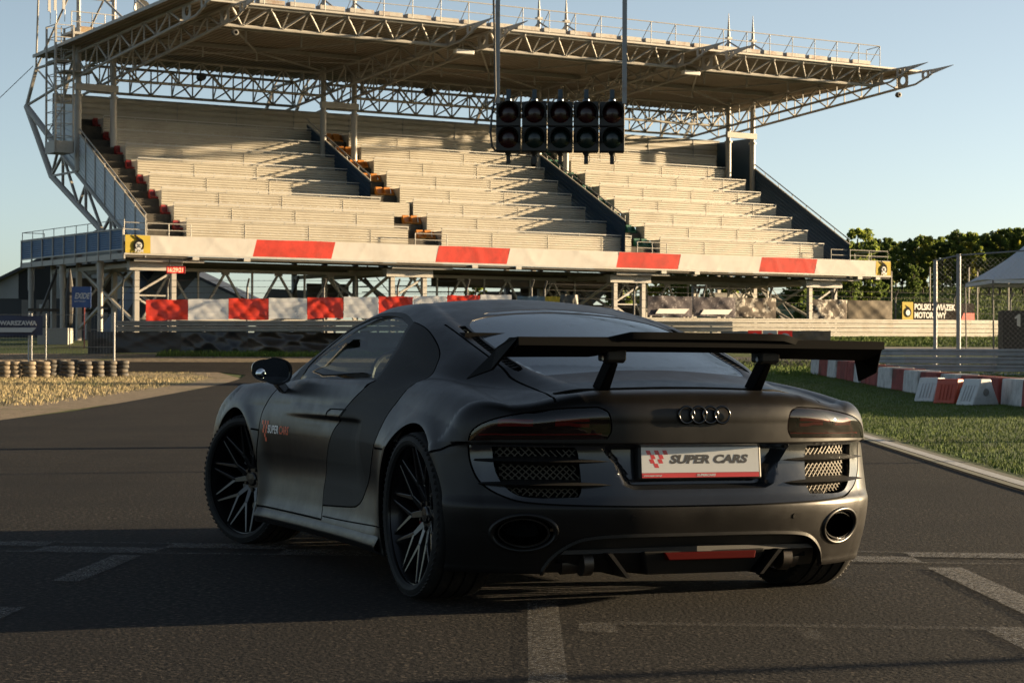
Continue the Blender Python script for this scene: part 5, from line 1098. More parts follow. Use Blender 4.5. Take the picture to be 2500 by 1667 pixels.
def translucent(m, k=.5):
    n = m.node_tree.nodes; l = m.node_tree.links; b = n['Principled BSDF']; t = n.new('ShaderNodeBsdfTranslucent')
    if b.inputs['Base Color'].links: l.new(b.inputs['Base Color'].links[0].from_socket, t.inputs[0])
    else: t.inputs[0].default_value = b.inputs['Base Color'].default_value
    mx = n.new('ShaderNodeMixShader'); mx.inputs[0].default_value = k; l.new(b.outputs[0], mx.inputs[1]); l.new(t.outputs[0], mx.inputs[2]); l.new(mx.outputs[0], n['Material Output'].inputs['Surface']); return m
WB_ = translucent(mat('white_banner_cloth', (.84, .84, .84), rough=.45, noise=(2.5, (.70, .71, .73), .45, .75)), .35); RB_ = translucent(mat('red_banner_cloth', (.74, .065, .04), rough=.38, noise=(2.5, (.60, .045, .03), .45, .75)), .35)
px2x = lambda px, Y: (px-1250)/5200*Y
for i in range(10):
    a0, a1 = redx[i], redx[i+1]; Y0 = 98.2+.2*i; t0, t1 = 2.50+.03*i, 3.46+.035*i
    lab = [('creased glossy red banner at the left end of the striped fence', 'white banner next to the leftmost red one on the fence', 'red banner with a starburst of creases under the lattice girder', 'white banner left of the dented red one on the fence', 'dented red banner with a small dark hole on the fence', 'white banner with a thin brown scratch beside the car roof', 'red banner half hidden behind the left edge of the car roof', 'white banner peeping above the left part of the car roof', 'last red banner peeping above the car roof', 'last white banner peeping above the middle of the car roof')][0][i]
    banner('banner', px2x(a0+1, Y0), px2x(a1-1, Y0), t0, t1, Y0, Y0+.2, RB_ if i % 2 == 0 else WB_, lab, group='red and white banners along the left fence', amp=.055 if i % 2 == 0 else .022)
banner('banner', px2x(1262, 100), px2x(1330, 100), 2.85, 3.72, 100.2, 100.4, mat('grey_blue_cloth', (.10, .15, .19), rough=.5), 'grey blue banner above the middle of the car roof', group='small banners above the car roof'); banner('banner', px2x(1331, 100), px2x(1367, 100), 2.85, 3.72, 100.4, 100.5, YEL, 'small yellow banner right of the grey blue one', group='small banners above the car roof')
banner('banner', px2x(1368, 100), px2x(1412, 100), 2.6, 3.8, 100.5, 100.8, mat('dark_slats', (.05, .05, .045), rough=.6), 'dark banner at the end of the row above the car roof', group='small banners above the car roof')
ALB[0] = .66
# tarpaulins over the tyre wall
TARP = [mat('black_tarp_a', (.018, .018, .020), rough=.35, noise=(2, (.035, .034, .033), .5, .7)), mat('black_tarp_b', (.022, .022, .024), rough=.28, noise=(2, (.06, .055, .05), .5, .7)), mat('brown_black_tarp', (.045, .036, .028), rough=.30, noise=(1.5, (.12, .09, .065), .5, .72))]
for (a0, a1, m, lab, am) in ((222, 448, 0, 'flat black tarpaulin left end of the wall under the guard rail', .02), (448, 610, 1, 'shiny black tarpaulin in the middle of the wall under the guard rail', .05), (610, 900, 2, 'crumpled brown black tarpaulin right part of the wall under the guard rail', .20), (900, 1700, 2, 'long dark tarpaulin hidden mostly behind the car', .05)):
    banner('tarpaulin', px2x(a0, 98), px2x(a1, 98), zt1(px2x(a0, 98), 98)-.05, 1.96, 97.3, 97.5, TARP[m], lab, cat='tarpaulin', amp=am, nx=60, nz=20, group='dark tarpaulins under the left guard rail')
# catch fence with bent posts
def catch_fence(name, pts, z0f, hgt, label, wires, bent=True):
    e_ = empty(name, (pts[0][0], pts[0][1], 0), label=label, cat='fence'); o = V(*pts[0], 0)
    for x, y in pts:
        z = zt1(x, y); b = MB(); b.tube((x-o.x, y-o.y, z), (x-o.x, y-o.y, z0f+hgt), .05, 8)
        if bent: b.tube((x-o.x, y-o.y, z0f+hgt), (x-o.x+.12, y-o.y-.25, z0f+hgt+.38), .05, 8)
        b.build('fence_post', mat('fence_post_dark', (.07, .07, .07), rough=.5) if name == 'catch_fence' else POLE, e_)
    b = MB()
    for h in wires:
        for p, q in zip(pts[:-1], pts[1:]): b.tube((p[0]-o.x, p[1]-o.y, z0f+h), (q[0]-o.x, q[1]-o.y, z0f+h), .010, 4)
    b.build('fence_wire', DARKST, e_)
catch_fence('catch_fence', [(px2x(p, 101.2), 101.2) for p in (298, 408, 603, 790, 970, 1140, 1297)], 3.1, 1.05, 'wire catch fence with bent top posts above the red and white banners', (.4, .75, 1.05, 1.35))
catch_fence('catch_fence', [gl(u, -5.5) for u in (20, 25.5, 30, 34.5, 39, 43.5, 48, 52.5, 58)], 3.0, 1.25, 'wire catch fence with bent top posts above the grey banners', (.4, .8, 1.2, 1.5))
# grey banners on the right fence, long white and yellow banner
GB = [mat('grey_print', (.085, .075, .085), rough=.8, spec=.1, noise=(6, (.26, .24, .25), .56, .64)), mat('grey_print_pale', (.12, .10, .085), rough=.8, spec=.1, noise=(2.6, (.52, .48, .42), .52, .57)), mat('plain_brown_grey', (.13, .11, .085), rough=.8, spec=.1, noise=(1.2, (.24, .20, .15), .45, .7))]
def uvpx(px, v=-5.6):   # u on the fence line for a picture column
    tx = (px-1250)/5200; ca, sa = math.cos(SA), math.sin(SA); x0, y0 = SX-v*sa, SY+v*ca; return (tx*y0-x0)/(ca-tx*sa)
for (a0, a1, m, lab, stripe) in ((1581, 1690, 0, 'grey photo banner with a white slanted stripe, leftmost on the right fence', 1), (1692, 1795, 0, 'grey photo banner with a white slanted stripe, second on the right fence', 1), (1797, 1894, 1, 'grey banner with a bright blotchy print beside the lattice post', 0), (1984, 2068, 1, 'grey banner with a blotchy print right of the portal frame', 0), (2070, 2177, 2, 'plain brown grey creased banner right of the balcony end', 0)):
    u0, u1 = uvpx(a0), uvpx(a1); p0, p1 = gl(u0, -5.6), gl(u1, -5.6); o = banner('banner', p0[0], p1[0], 2.98, 4.02, p0[1], p1[1], GB[m], lab, group='grey printed banners on the right fence', amp=.06)
    if stripe:
        d = V(p1[0]-p0[0], p1[1]-p0[1], 0); b = MB(); n_ = V(d.y, -d.x, 0).normalized()*.12
        pts = [V(*p0, 0)+d*t+V(0, 0, z)+n_ for t, z in ((.14, 3.10), (.80, 3.12), (.90, 3.38), (.22, 3.36))]; b.add(pts, [(0, 1, 2, 3)]); s_ = b.build('white_stripe', WHP, o); s_.matrix_parent_inverse = o.matrix_world.inverted()
u0, u1 = uvpx(2200), uvpx(2378); p0, p1 = gl(u0, -5.6), gl(u1, -5.6); d = V(p1[0]-p0[0], p1[1]-p0[1], 0); nn = V(d.y, -d.x, 0).normalized()
ob = banner('banner', p0[0], p1[0], 2.98, 3.98, p0[1], p1[1], mat('black_banner', (.022, .018, .017), rough=.85, spec=.05), 'black banner with white motor sport lettering and a yellow emblem at its left', amp=.03)
q0 = V(*p0, 0)+nn*.09; dn = d.normalized()
b = MB(); b.add([q0+V(0, 0, 2.98), q0+dn*.82+V(0, 0, 2.98), q0+dn*.82+V(0, 0, 3.98), q0+V(0, 0, 3.98)], [(0, 1, 2, 3)]); b.build('yellow_field', YEL, ob)
b = MB(); b.add([q0+d*.80+V(0, 0, 3.0), q0+d*.99+V(0, 0, 3.0), q0+d*.99+V(0, 0, 3.42), q0+d*.84+V(0, 0, 3.42)], [(0, 1, 2, 3)]); b.build('red_field', RB_, ob)
for txt, zz in (('POLSKI ZWIĄZEK', 3.56), ('MOTOROWY', 3.10)): text('banner_lettering', txt, WHP, q0+dn*.90+nn*.01+V(0, 0, zz), dn, (0, 0, 1), ob, size=.46, bold=.016, sx=.86, extrude=.004)
em = bpy.data.objects.new('emblem_group', None)
def disc3(name, c, r, m, parent, off, n=24): b = MB(); b.prism([c+dn*r*math.cos(2*PI*i/n)+V(0, 0, r*math.sin(2*PI*i/n))+nn*off for i in range(n)], [c+dn*r*math.cos(2*PI*i/n)+V(0, 0, r*math.sin(2*PI*i/n))+nn*(off+.01) for i in range(n)]); b.build(name, m, parent)
cc = q0+dn*.40; disc3('emblem', cc+V(0, 0, 3.40), .27, BLKP, ob, .01); disc3('emblem_disc', cc+V(0, 0, 3.38), .16, WHP, ob, .03)
b = MB(); b.add([cc+dn*-.2+V(0, 0, 3.82)+nn*.012, cc+dn*-.05+V(0, 0, 3.62)+nn*.012, cc+dn*.26+V(0, 0, 3.45)+nn*.012, cc+dn*.15+V(0, 0, 3.66)+nn*.012], [(0, 1, 2, 3)]); b.build('emblem', BLKP, ob)
# prohibition signs and brown tarpaulin by the far grass
for i, (a0, a1, c) in enumerate(((1826, 1860, 0), (1862, 1897, 1), (1899, 1934, 0))):
    Y = 103.6; x0, x1 = px2x(a0, Y), px2x(a1, Y); b = MB(); b.box(((x0+x1)/2, Y, 1.85), (x1-x0, .04, .66)); o = b.build('prohibition_sign', [RB_, WHP][c], None, label=['red square sign with a white barred circle, left of three', 'white square sign with a red ring, middle of three', 'red square sign with a white barred circle, right of three'][i], cat='sign', group='prohibition signs by the far grass')
    b = MB(); b.lathe([(-.03, .26), (-.035, .26), (-.035, 0)], 24, ((x0+x1)/2, Y, 1.80), 'y'); b.build('sign_disc', WHP if c == 0 else RB_, o); b = MB(); b.lathe([(-.04, .19), (-.045, .19), (-.045, 0)], 24, ((x0+x1)/2, Y, 1.80), 'y'); b.build('sign_centre', WHP, o)
    b = MB(); b.beam(((x0+x1)/2-.15, Y-.055, 1.95), ((x0+x1)/2+.15, Y-.055, 1.65), .07, .01); b.build('sign_bar', RB_, o)
banner('tarpaulin', px2x(1934, 103.6), px2x(2029, 103.6), 1.45, 2.18, 103.6, 103.7, mat('brown_tarp', (.17, .13, .085), rough=.6, noise=(2, (.09, .07, .05), .4, .6)), 'brown tarpaulin right of the three prohibition signs', cat='tarpaulin', amp=.03)
banner('tarpaulin', px2x(1760, 103.6), px2x(1826, 103.6), 1.45, 2.15, 103.6, 103.6, mat('grey_board', (.2, .2, .2), rough=.6), 'grey board left of the three prohibition signs', cat='tarpaulin', amp=.02)
# ---------------------------------------------------------------- concrete blocks right, plastic barriers
WC = ramp_mat('white_block_paint', [(.3, (.16, .16, .15)), (.42, (.50, .51, .51)), (.6, (.68, .69, .69))], 4, rough=.8, bump=.3, bscale=30, second=(1.3, (.30, .29, .26), .56, .72)); RC = ramp_mat('red_block_paint', [(.3, (.06, .025, .02)), (.45, (.26, .055, .050)), (.6, (.34, .085, .075))], 3, rough=.8, bump=.3, bscale=30, second=(1.3, (.10, .05, .045), .52, .7))
ys = [69.49, 67.34, 65.19, 63.54, 61.54, 60.33, 59.33, 58.43, 56.38, 54.23, 52.58, 50.72, 48.72, 47.02, 45.32, 43.72, 41.86, 39.8, 37.8, 35.6]; xsb = [9.73, 9.68, 9.66, 9.63, 9.65, 9.67, 9.68, 9.69, 9.68, 9.66, 9.63, 9.66, 9.68, 9.82, 9.92, 9.98, 10.0, 9.95, 9.95, 9.95]
nums = ['first', 'second', 'third', 'fourth', 'fifth', 'sixth', 'seventh', 'eighth', 'ninth', 'tenth', 'eleventh', 'twelfth', 'thirteenth', 'fourteenth', 'fifteenth', 'sixteenth', 'seventeenth', 'eighteenth', 'nineteenth']
for i in range(19):
    y1, y0, x = ys[i]-.03, ys[i+1]+.03, (xsb[i]+xsb[i+1])/2; z = zt1(x, (y0+y1)/2)-.03; b = MB(); jx = rng.uniform(-.03, .03)
    b.prism([(x+jx, y0, z), (x+.62, y0, z), (x+.62, y1, z), (x+jx, y1, z)], [(x+.04+jx, y0, z+.55), (x+.58, y0, z+.55), (x+.58, y1, z+.55), (x+.04+jx, y1, z+.55)])
    w_ = i in (0, 2, 5, 8, 10, 12, 15, 17) ; b.build('concrete_block', WC if w_ else RC, bevel=.03, label='%s concrete block, %s from the far end of the row' % ('white' if w_ else 'dull red', nums[i]), cat='concrete block', group='painted concrete blocks along the right grass')
def plastic(name, x, y, rz, m, label, s=1.0, group=None):
    z = zt1(x, y)-.02; o = empty(name, (x, y, z), rz, label=label, cat='plastic barrier', group=group)
    b = MB(); q = [(-.36, 0), (.36, 0), (.34, .06), (.17, .42), (.14, .52), (-.14, .52), (-.17, .42), (-.34, .06)]
    b.prism([(a*s, -.24*s, h*s) for a, h in q], [(a*s, .24*s, h*s) for a, h in q]); b.build('shell', m, o, bevel=.025)
    b = MB(); b.lathe([(-.245*s, .075*s), (-.255*s, .07*s), (-.255*s, 0)], 20, (0, 0, .26*s), 'y'); b.build('plug', mat('plug_grey', (.25, .24, .22), rough=.6), o, smooth=True, angle=30)
    b = MB()
    for k in (-.12, -.04, .04, .12): b.beam((-.345*s+.0, k*s, .09*s), (-.185*s, k*s, .40*s), .02*s, .012*s)
    b.build('rib', m, o)
PW = mat('white_plastic', (.66, .67, .67), rough=.4, noise=(5, (.48, .48, .46), .5, .75)); PR = mat('red_orange_plastic', (.55, .085, .035), rough=.4, noise=(5, (.40, .06, .03), .5, .75))
plastic('plastic_barrier', 9.42, 43.1, .55, PW, 'nearest white plastic barrier with a round plug on the grass', 1.02, 'plastic barriers in front of the blocks')
plastic('plastic_barrier', 9.12, 44.3, .95, PR, 'orange red plastic barrier between the two white ones', .98, 'plastic barriers in front of the blocks')
plastic('plastic_barrier', 8.98, 45.5, .80, PW, 'white plastic barrier left of the orange red one', .98, 'plastic barriers in front of the blocks')
plastic('plastic_barrier', -18.0, 84.2, .5, PW, 'white plastic barrier behind the tyre stacks', 1.0); plastic('plastic_barrier', -17.35, 84.6, -.9, mat('red_plastic', (.50, .02, .025), rough=.35), 'bright red plastic barrier lying behind the tyre stacks', .85)
# ---------------------------------------------------------------- tyre stacks left
TYR = mat('old_tyre', (.055, .050, .044), rough=.8, noise=(3, (.16, .12, .075), .48, .68)); TYR2 = mat('tan_old_tyre', (.26, .20, .13), rough=.8, noise=(3, (.12, .10, .075), .45, .65))  # second tyre material is a paler tan than the first
def tyre_mesh(r=.27, h=.155):
    b = MB(); pr = [(.0, r*.60), (.012, r*.66), (.0, r*.80), (.02, r*.95), (h*.3, r), (h*.7, r), (h-.02, r*.95), (h, r*.80), (h-.012, r*.66), (h, r*.60), (h*.5, r*.62), (0, r*.60)]; b.lathe(pr, 30, (0, 0, 0), 'z'); return b
base_t = tyre_mesh().build('old_tyre', TYR, smooth=True, angle=45); me_dark = base_t.data; me_tan = me_dark.copy(); me_tan.materials.clear(); me_tan.materials.append(TYR2); bpy.data.objects.remove(base_t)
stx = [(297, 82), (268, 81.6), (237, 81.2), (208, 80.8), (188, 83.0), (164, 80.4), (147, 82.6), (124, 82.4), (106, 80.0), (88, 82.0), (70, 79.6), (50, 81.6), (32, 79.4), (10, 79.2), (-10, 81), (-30, 79)]
lev = ['bottom', 'lower middle', 'upper middle', 'top']; ordn = ['rightmost']+['%s from the right' % w_ for w_ in nums[1:16]]
for i, (px, Y) in enumerate(stx):
    x = px2x(px, Y); z = zt1(x, Y)
    for k in range(4 if i != 12 else 4):
        o = bpy.data.objects.new('old_tyre', me_dark if i < 8 else me_tan); link(o); o.location = (x+rng.uniform(-.02, .02), Y+rng.uniform(-.02, .02), z+k*.157); o.rotation_euler = (rng.uniform(-.03, .03), rng.uniform(-.03, .03), rng.uniform(0, 6))
        tag(o, '%s tyre of the %s stack of old tyres' % (lev[k], ordn[i]), 'tyre', 'old tyres stacked in a row on the left')
# ---------------------------------------------------------------- mesh fence, signs, clock on the left
e_ = empty('mesh_fence', (-26, 92, 0), label='pale wire mesh fence panels left of the tarpaulin wall behind the tyre stacks', cat='fence'); zf = .72
for i, px in enumerate((-190, -60, 70, 77, 112, 279)):
    x = px2x(px, 92)+26; b = MB(); b.tube((x, 0, .55), (x, 0, 2.68 if px < 200 else 2.75), .035 if px != 112 else .025, 8); b.build('fence_post', WHP if px in (70, 77, 279) else POLE, e_)
b = MB(); xa, xb_ = px2x(-190, 92)+26, px2x(279, 92)+26
for z in (.75, 1.25, 2.0, 2.64): b.tube((xa, .02, z), (xb_, .02, z), .012, 4)
for x in np.arange(xa, xb_, .135): b.tube((x, .02, .72), (x, .02, 2.64), .0045, 3)
b.build('fence_mesh', GALV, e_)
NAVB = mat('navy_banner', (.022, .028, .075), rough=.5)
ow = banner('banner', px2x(-120, 91.6), px2x(104, 91.6), 1.72, 2.58, 91.6, 91.6, NAVB, 'navy banner with the white word WARSZAWA on the mesh fence', amp=.02)
text('banner_lettering', 'WARSZAWA', WHP, (px2x(2, 91.6), 91.42, 2.18), (1, 0, 0), (0, 0, 1), ow, size=.255, bold=.012, sx=1.06, extrude=.004)
b = MB(); b.add([(px2x(-110, 91.6), 91.44, 1.87), (px2x(79, 91.6), 91.44, 1.87), (px2x(91, 91.6), 91.44, 2.07), (px2x(-110, 91.6), 91.44, 2.07)], [(0, 1, 2, 3)]); b.build('white_stripe', WHP, ow)
xE = px2x(198.5, 96); e_ = empty('battery_sign', (xE, 96, 0), label='blue square sign with white EXIDE lettering under the stand balcony', cat='sign')
b = MB(); b.box((0, 0, 3.51), (.86, .05, .94)); b.build('sign_board', mat('sign_blue', (.035, .10, .30), rough=.5, noise=(2, (.025, .07, .22), .4, .6)), e_); b = MB(); b.tube((.12, .06, 1.2), (.12, .06, 3.1), .03, 6); b.build('sign_post', mat('red_post', (.25, .03, .02), rough=.5), e_)
text('sign_lettering', 'EXIDE', WHP, (-.31, -.035, 3.44), (1, 0, 0), (0, 0, 1), e_, size=.36, shear=.25, bold=.012, sx=.68, extrude=.003); text('sign_lettering', 'BATTERIES', WHP, (-.32, -.035, 3.28), (1, 0, 0), (0, 0, 1), e_, size=.11, sx=.98, extrude=.003)
xC, yC = gl(2.65, .15); e_ = empty('digital_clock', (xC, yC, 0), SA*.0, label='red digital clock reading 16:29:21 hanging under the stand front', cat='clock')
b = MB(); b.box((0, 0, 4.96), (.90, .12, .34)); b.build('clock_case', mat('clock_case', (.05, .008, .008), rough=.4, emit=((1, .02, .01), .05)), e_); b = MB(); b.beam((-.3, 0, 5.1), (-.3, 0, 5.5), .03); b.beam((.3, 0, 5.1), (.3, 0, 5.5), .03); b.build('clock_bracket', DARKST, e_)  # faint red glow put into the case itself; only the digits are lamps
text('clock_digits', '16:29:21', mat('led_red', (.8, .05, .03), emit=((1, .06, .03), 3.0)), (-.41, -.07, 4.86), (1, 0, 0), (0, 0, 1), e_, size=.29, bold=.008, sx=.80, extrude=.003)
# right: netting posts, tent, dark boxes
ALB[0] = .45; GALN = mat('net_post_steel', (.30, .32, .35), rough=.5); ALB[0] = .66
e_ = empty('netting_fence', (px2x(2283, 72), 72, 0), label='tall grey posts with chain link netting behind the near guard rail', cat='fence')
for px, hz, rr in ((2283, 4.22, .065), (2340, 4.42, .075), (2560, 4.7, .07)):
    x = px2x(px, 72)-px2x(2283, 72); b = MB(); b.tube((x, 0, .3), (x, 0, hz), rr, 10); b.build('net_post', GALN, e_)
b = MB(); X1, X2 = px2x(2340, 72)-px2x(2283, 72), px2x(2560, 72)-px2x(2283, 72); b.tube((0, 0, 4.2), (X1, 0, 4.38), .03, 6); b.tube((X1, 0, 4.38), (X2, 0, 4.6), .03, 6); b.build('net_top_rail', GALN, e_)
b = MB()
for k in np.arange(-3.4, X2, .17):
    for s_ in (1, -1):
        p = V(k, .02, 1.0); q = V(k+3.4, .02, 4.3) ; 
        if s_ < 0: p, q = V(k, .02, 4.3), V(k+3.4, .02, 1.0)
        t0 = max(0, (0-p.x)/3.4); t1 = min(1, (X2-p.x)/3.4)
        if t1 > t0: b.tube(p.lerp(q, t0), p.lerp(q, t1), .0022, 3)
b.build('chain_link', POLE, e_)
e_ = empty('canopy_tent', (18.9, 76, 0), label='pale blue white pop up canopy tent on thin dark legs at the right edge', cat='tent')
b = MB(); A_ = (0, 0, 5.5); R_ = 2.25; cs = [(-R_, -R_, 3.62), (R_, -R_, 3.62), (R_, R_, 3.62), (-R_, R_, 3.62)]; zb_ = [(x, y, z-.12) for x, y, z in cs]; ns = 10
for i in range(4):
    p, q = Vector(cs[i]), Vector(cs[(i+1) % 4])
    def f(a, c): w0 = p.lerp(q, a); w_ = w0.lerp(Vector(A_), c); return (w_.x, w_.y, w_.z-.25*math.sin(PI*c)*(.4+.6*c)+.06*math.sin(PI*a)*(1-c))
    b.grid(f, ns, ns); b.add([cs[i], cs[(i+1) % 4], zb_[(i+1) % 4], zb_[i]], [(0, 1, 2, 3)])
b.build('tent_canopy', mat('tent_fabric', (.52, .57, .63), rough=.6), e_, smooth=True, angle=30)
for x, y in ((-R_, -R_), (R_, -R_), (R_, R_), (-R_, R_), (-.9, -R_)): b = MB(); b.tube((x*.98, y*.98, zt1(18.9+x, 76+y)), (x, y, 3.6), .028, 6); b.build('tent_leg', DARKST, e_)
e_ = empty('fabric_box', (18.4, 75, 0), label='black fabric fence cover with a slanted white mark at the right edge', cat='cover')
b = MB(); b.box((-.45, 0, 1.55), (1.5, .8, 2.05)); b.build('dark_cover', mat('black_fabric', (.022, .022, .024), rough=.8), e_, bevel=.02); b = MB(); b.box((1.5, .1, 1.6), (2.4, .8, 2.1)); b.build('dark_blue_cover', mat('navy_fabric', (.012, .022, .045), rough=.8), e_, bevel=.02)
b = MB(); b.add([(-.72, -.42, 2.05), (-.60, -.42, 2.0), (-.60, -.42, 2.45), (-.66, -.42, 2.45), (-.80, -.42, 2.33), (-.80, -.42, 2.28), (-.72, -.42, 2.3)], [(0, 1, 2, 6), (6, 2, 3, 4, 5)]); b.build('white_mark', WHP, e_)
# buildings behind the stand
SIL = corr('silver_cladding', (.42, .44, .46), (.34, .36, .37)); DKC = mat('dark_cladding', (.018, .022, .032), rough=.5)
e_ = empty('clad_hall', (-28, 140, 0), label='gabled hall in silver and dark horizontal cladding behind the left end of the stand', cat='building')
zr_ = lambda x: min(6.54+.48*(x+31.8), 6.57-.47*(x+22.1)); 
def wallstrip(xa, xb2, m, nm, z0=4.55):
    b = MB(); n_ = 14; xs_ = np.linspace(xa, xb2, 10)
    for x0, x1 in zip(xs_[:-1], xs_[1:]):
        z = z0
        while z < max(zr_(x0), zr_(x1)):
            zt0, zt1_ = min(z+.25, zr_(x0)), min(z+.25, zr_(x1))
            if zt0 > z or zt1_ > z: b.add([(x0+28, 0, min(z, zr_(x0))), (x1+28, 0, min(z, zr_(x1))), (x1+28, -.05, max(zt1_, min(z, zr_(x1)))), (x0+28, -.05, max(zt0, min(z, zr_(x0))))], [(0, 1, 2, 3)])
            z += .25
    b.build(nm, m, e_)
wallstrip(-38.5, -32.45, SIL, 'silver_cladding'); wallstrip(-32.45, -30.25, DKC, 'dark_cladding'); wallstrip(-30.25, -17.7, SIL, 'silver_cladding')
b = MB(); b.box((0, .3, 3.0), (21, .4, 3.2)); b.build('base_wall', DKC, e_)
b = MB(); b.prism([(-10.8, -.6, zr_(-38.8)), (.9, -.6, zr_(-27.1)+.1), (.9, 14, zr_(-27.1)+.1), (-10.8, 14, zr_(-38.8))], [(-10.8, -.6, zr_(-38.8)+.22), (.9, -.6, zr_(-27.1)+.32), (.9, 14, zr_(-27.1)+.32), (-10.8, 14, zr_(-38.8)+.22)]); b.prism([(.9, -.6, zr_(-27.1)+.1), (10.9, -.6, zr_(-17.1)), (10.9, 14, zr_(-17.1)), (.9, 14, zr_(-27.1)+.1)], [(.9, -.6, zr_(-27.1)+.32), (10.9, -.6, zr_(-17.1)+.22), (10.9, 14, zr_(-17.1)+.22), (.9, 14, zr_(-27.1)+.32)]); b.build('roof', DKC, e_)
for x0, x1 in ((52, 80), (88, 119), (147, 156), (250, 262)): b = MB(); b.box(((px2x(x0, 140)+px2x(x1, 140))/2+28, .06, 3.6), (px2x(x1, 140)-px2x(x0, 140), .08, 1.75)); b.build('door', mat('beige_door', (.20, .185, .17), rough=.6), e_)
b = MB(); b.box((px2x(102, 140)+28, -.0, 4.05), (.36, .06, .26)); b.build('door_notice', WHP, e_)
b = MB(); b.prism([(-15.9, 130, 1.8), (-11.4, 130, 1.8), (-11.4, 136, 1.8), (-15.9, 136, 1.8)], [(-14.9, 130, 4.95), (-11.4, 130, 4.80), (-11.4, 136, 4.80), (-14.9, 136, 4.95)]); b.build('flat_shed', mat('shed_grey', (.10, .105, .11), rough=.6), label='low dark grey flat roofed shed behind the lattice girder under the stand', cat='shed')
b = MB(); b.box((-22.3, 104, 1.75), (1.5, 1.2, .9)); b.build('pale_hut', mat('pale_hut', (.34, .33, .30), rough=.7), bevel=.03, label='pale low hut beneath the left balcony of the stand', cat='hut')
e_ = empty('parasol', (px2x(170, 100), 100, 0), label='closed dark parasol standing under the stand balcony', cat='parasol'); b = MB(); b.lathe([(2.2, .04), (2.4, .16), (3.6, .22), (4.4, .12), (5.0, .02)], 9, (0, 0, 0), 'z'); b.build('parasol_cover', mat('parasol_dark', (.02, .018, .016), rough=.7, noise=(3, (.12, .07, .04), .6, .7)), e_); b = MB(); b.tube((0, 0, 1.2), (0, 0, 2.4), .03, 8); b.build('parasol_pole', DARKST, e_)
e_ = empty('raised_platform', (-2, 128, 0), label='low dark service platform with railings seen under the stand', cat='platform')
b = MB(); b.box((3, 0, 3.2), (16, 1.5, 1.5)); b.build('platform_deck', mat('platform_dark', (.09, .08, .07), rough=.7), e_); b = MB(); rail(b, [(-5, -.7, 3.95), (11, -.7, 3.95)], (1.1, .75, .4), 1.6, .04); 
for x_ in (4, 6.2): b.beam((x_, -.7, 5.6), (x_+2.5, -.7, 4.0), .12, .3)
b.build('platform_railing', DARKST, e_); b = MB(); b.box((2.2, -.9, 4.4), (3.6, .1, .55)); b.build('railing_panel', mat('grey_panel', (.30, .29, .27), rough=.6), e_)
for i, px in enumerate((2176, 2270, 2287, 2365, 2386, 2462)):
    Y = 132; x = px2x(px, Y); z = zt1(x, Y); b = MB(); b.tube((x, Y, z), (x, Y, 6.2+.25*(i % 2)), .05, 6); b.build('hill_post', GALV, label='thin pale fence post on the grass hill, %s from the left' % nums[i], cat='fence post', group='thin fence posts on the grass hill')
# ---------------------------------------------------------------- trees
def leafmat(name, c0, c1, c2): 
    m = ramp_mat(name, [(.3, c0), (.5, c1), (.7, c2)], .9, rough=.6, bump=0, spec=.3); n = m.node_tree.nodes; l = m.node_tree.links; b = n['Principled BSDF']
    t = n.new('ShaderNodeBsdfTranslucent'); r = [q for q in n if q.type == 'VALTORGB'][0]; l.new(r.outputs[0], t.inputs[0]); mx = n.new('ShaderNodeMixShader'); mx.inputs[0].default_value = .6; l.new(b.outputs[0], mx.inputs[1]); l.new(t.outputs[0], mx.inputs[2]); l.new(mx.outputs[0], n['Material Output'].inputs['Surface']); return m
LG = leafmat('leaves_green', (.10, .15, .035), (.24, .31, .06), (.42, .45, .08)); LY = leafmat('leaves_yellow_green', (.16, .20, .035), (.36, .38, .06), (.55, .48, .07)); LO = leafmat('leaves_autumn', (.14, .09, .012), (.32, .19, .02), (.42, .24, .03)); LD = leafmat('leaves_dark', (.06, .10, .03), (.13, .19, .045), (.22, .28, .06))
BARK = mat('bark', (.07, .055, .04), rough=.9)
def crown_mesh(name, H, W, n, leaf, m, seed, low=.15, blobs=34, tall=1.0):
    r = np.random.default_rng(seed); cs = []; 
    for i in range(blobs): t = r.random()**.8; zc = H*(low+(1-low)*t); rad = W*math.sin(PI*min(1, .12+.80*(1-t)**.75*.9+.06))*.72; a = r.random()*2*PI; d = rad*math.sqrt(r.random()); cs.append((d*math.cos(a), d*math.sin(a), zc, W*r.uniform(.16, .34)*(1-.45*t)))
    cs = np.array(cs); k = r.integers(0, blobs, n); u = r.normal(size=(n, 3)); u /= np.linalg.norm(u, axis=1, keepdims=True); rr = cs[k, 3]*r.random(n)**.45; P_ = cs[k, :3]+u*rr[:, None]*np.array([1, 1, .85*tall])
    A_ = r.normal(size=(n, 3)); A_ /= np.linalg.norm(A_, axis=1, keepdims=True); B_ = np.cross(A_, r.normal(size=(n, 3))); B_ /= np.linalg.norm(B_, axis=1, keepdims=True); s = leaf*r.uniform(.6, 1.4, n)[:, None]
    v = np.stack([P_-A_*s, P_+B_*s*.6, P_+A_*s, P_-B_*s*.6], 1).reshape(-1, 3); me = bpy.data.meshes.new(name); me.vertices.add(4*n); me.vertices.foreach_set('co', v.ravel()); me.loops.add(4*n); me.loops.foreach_set('vertex_index', np.arange(4*n)); me.polygons.add(n); me.polygons.foreach_set('loop_start', np.arange(n)*4); me.polygons.foreach_set('loop_total', np.full(n, 4)); me.update(); me.validate(); me.materials.append(m)
    b = MB(); b.tube((0, 0, -.3), (.05, 0, H*.45), W*.06, 8, W*.04); b.tube((.05, 0, H*.45), (0, .05, H*.9), W*.04, 6, W*.01)
    for i in range(7): c = cs[i]; z0 = max(.2*H, c[2]-H*.22); b.tube((0, 0, z0), tuple(c[:3]), W*.022, 5, W*.006)
    tm = bpy.data.meshes.new('trunk'); tm.from_pydata(b.v, [], b.f); tm.materials.append(BARK); return me, tm
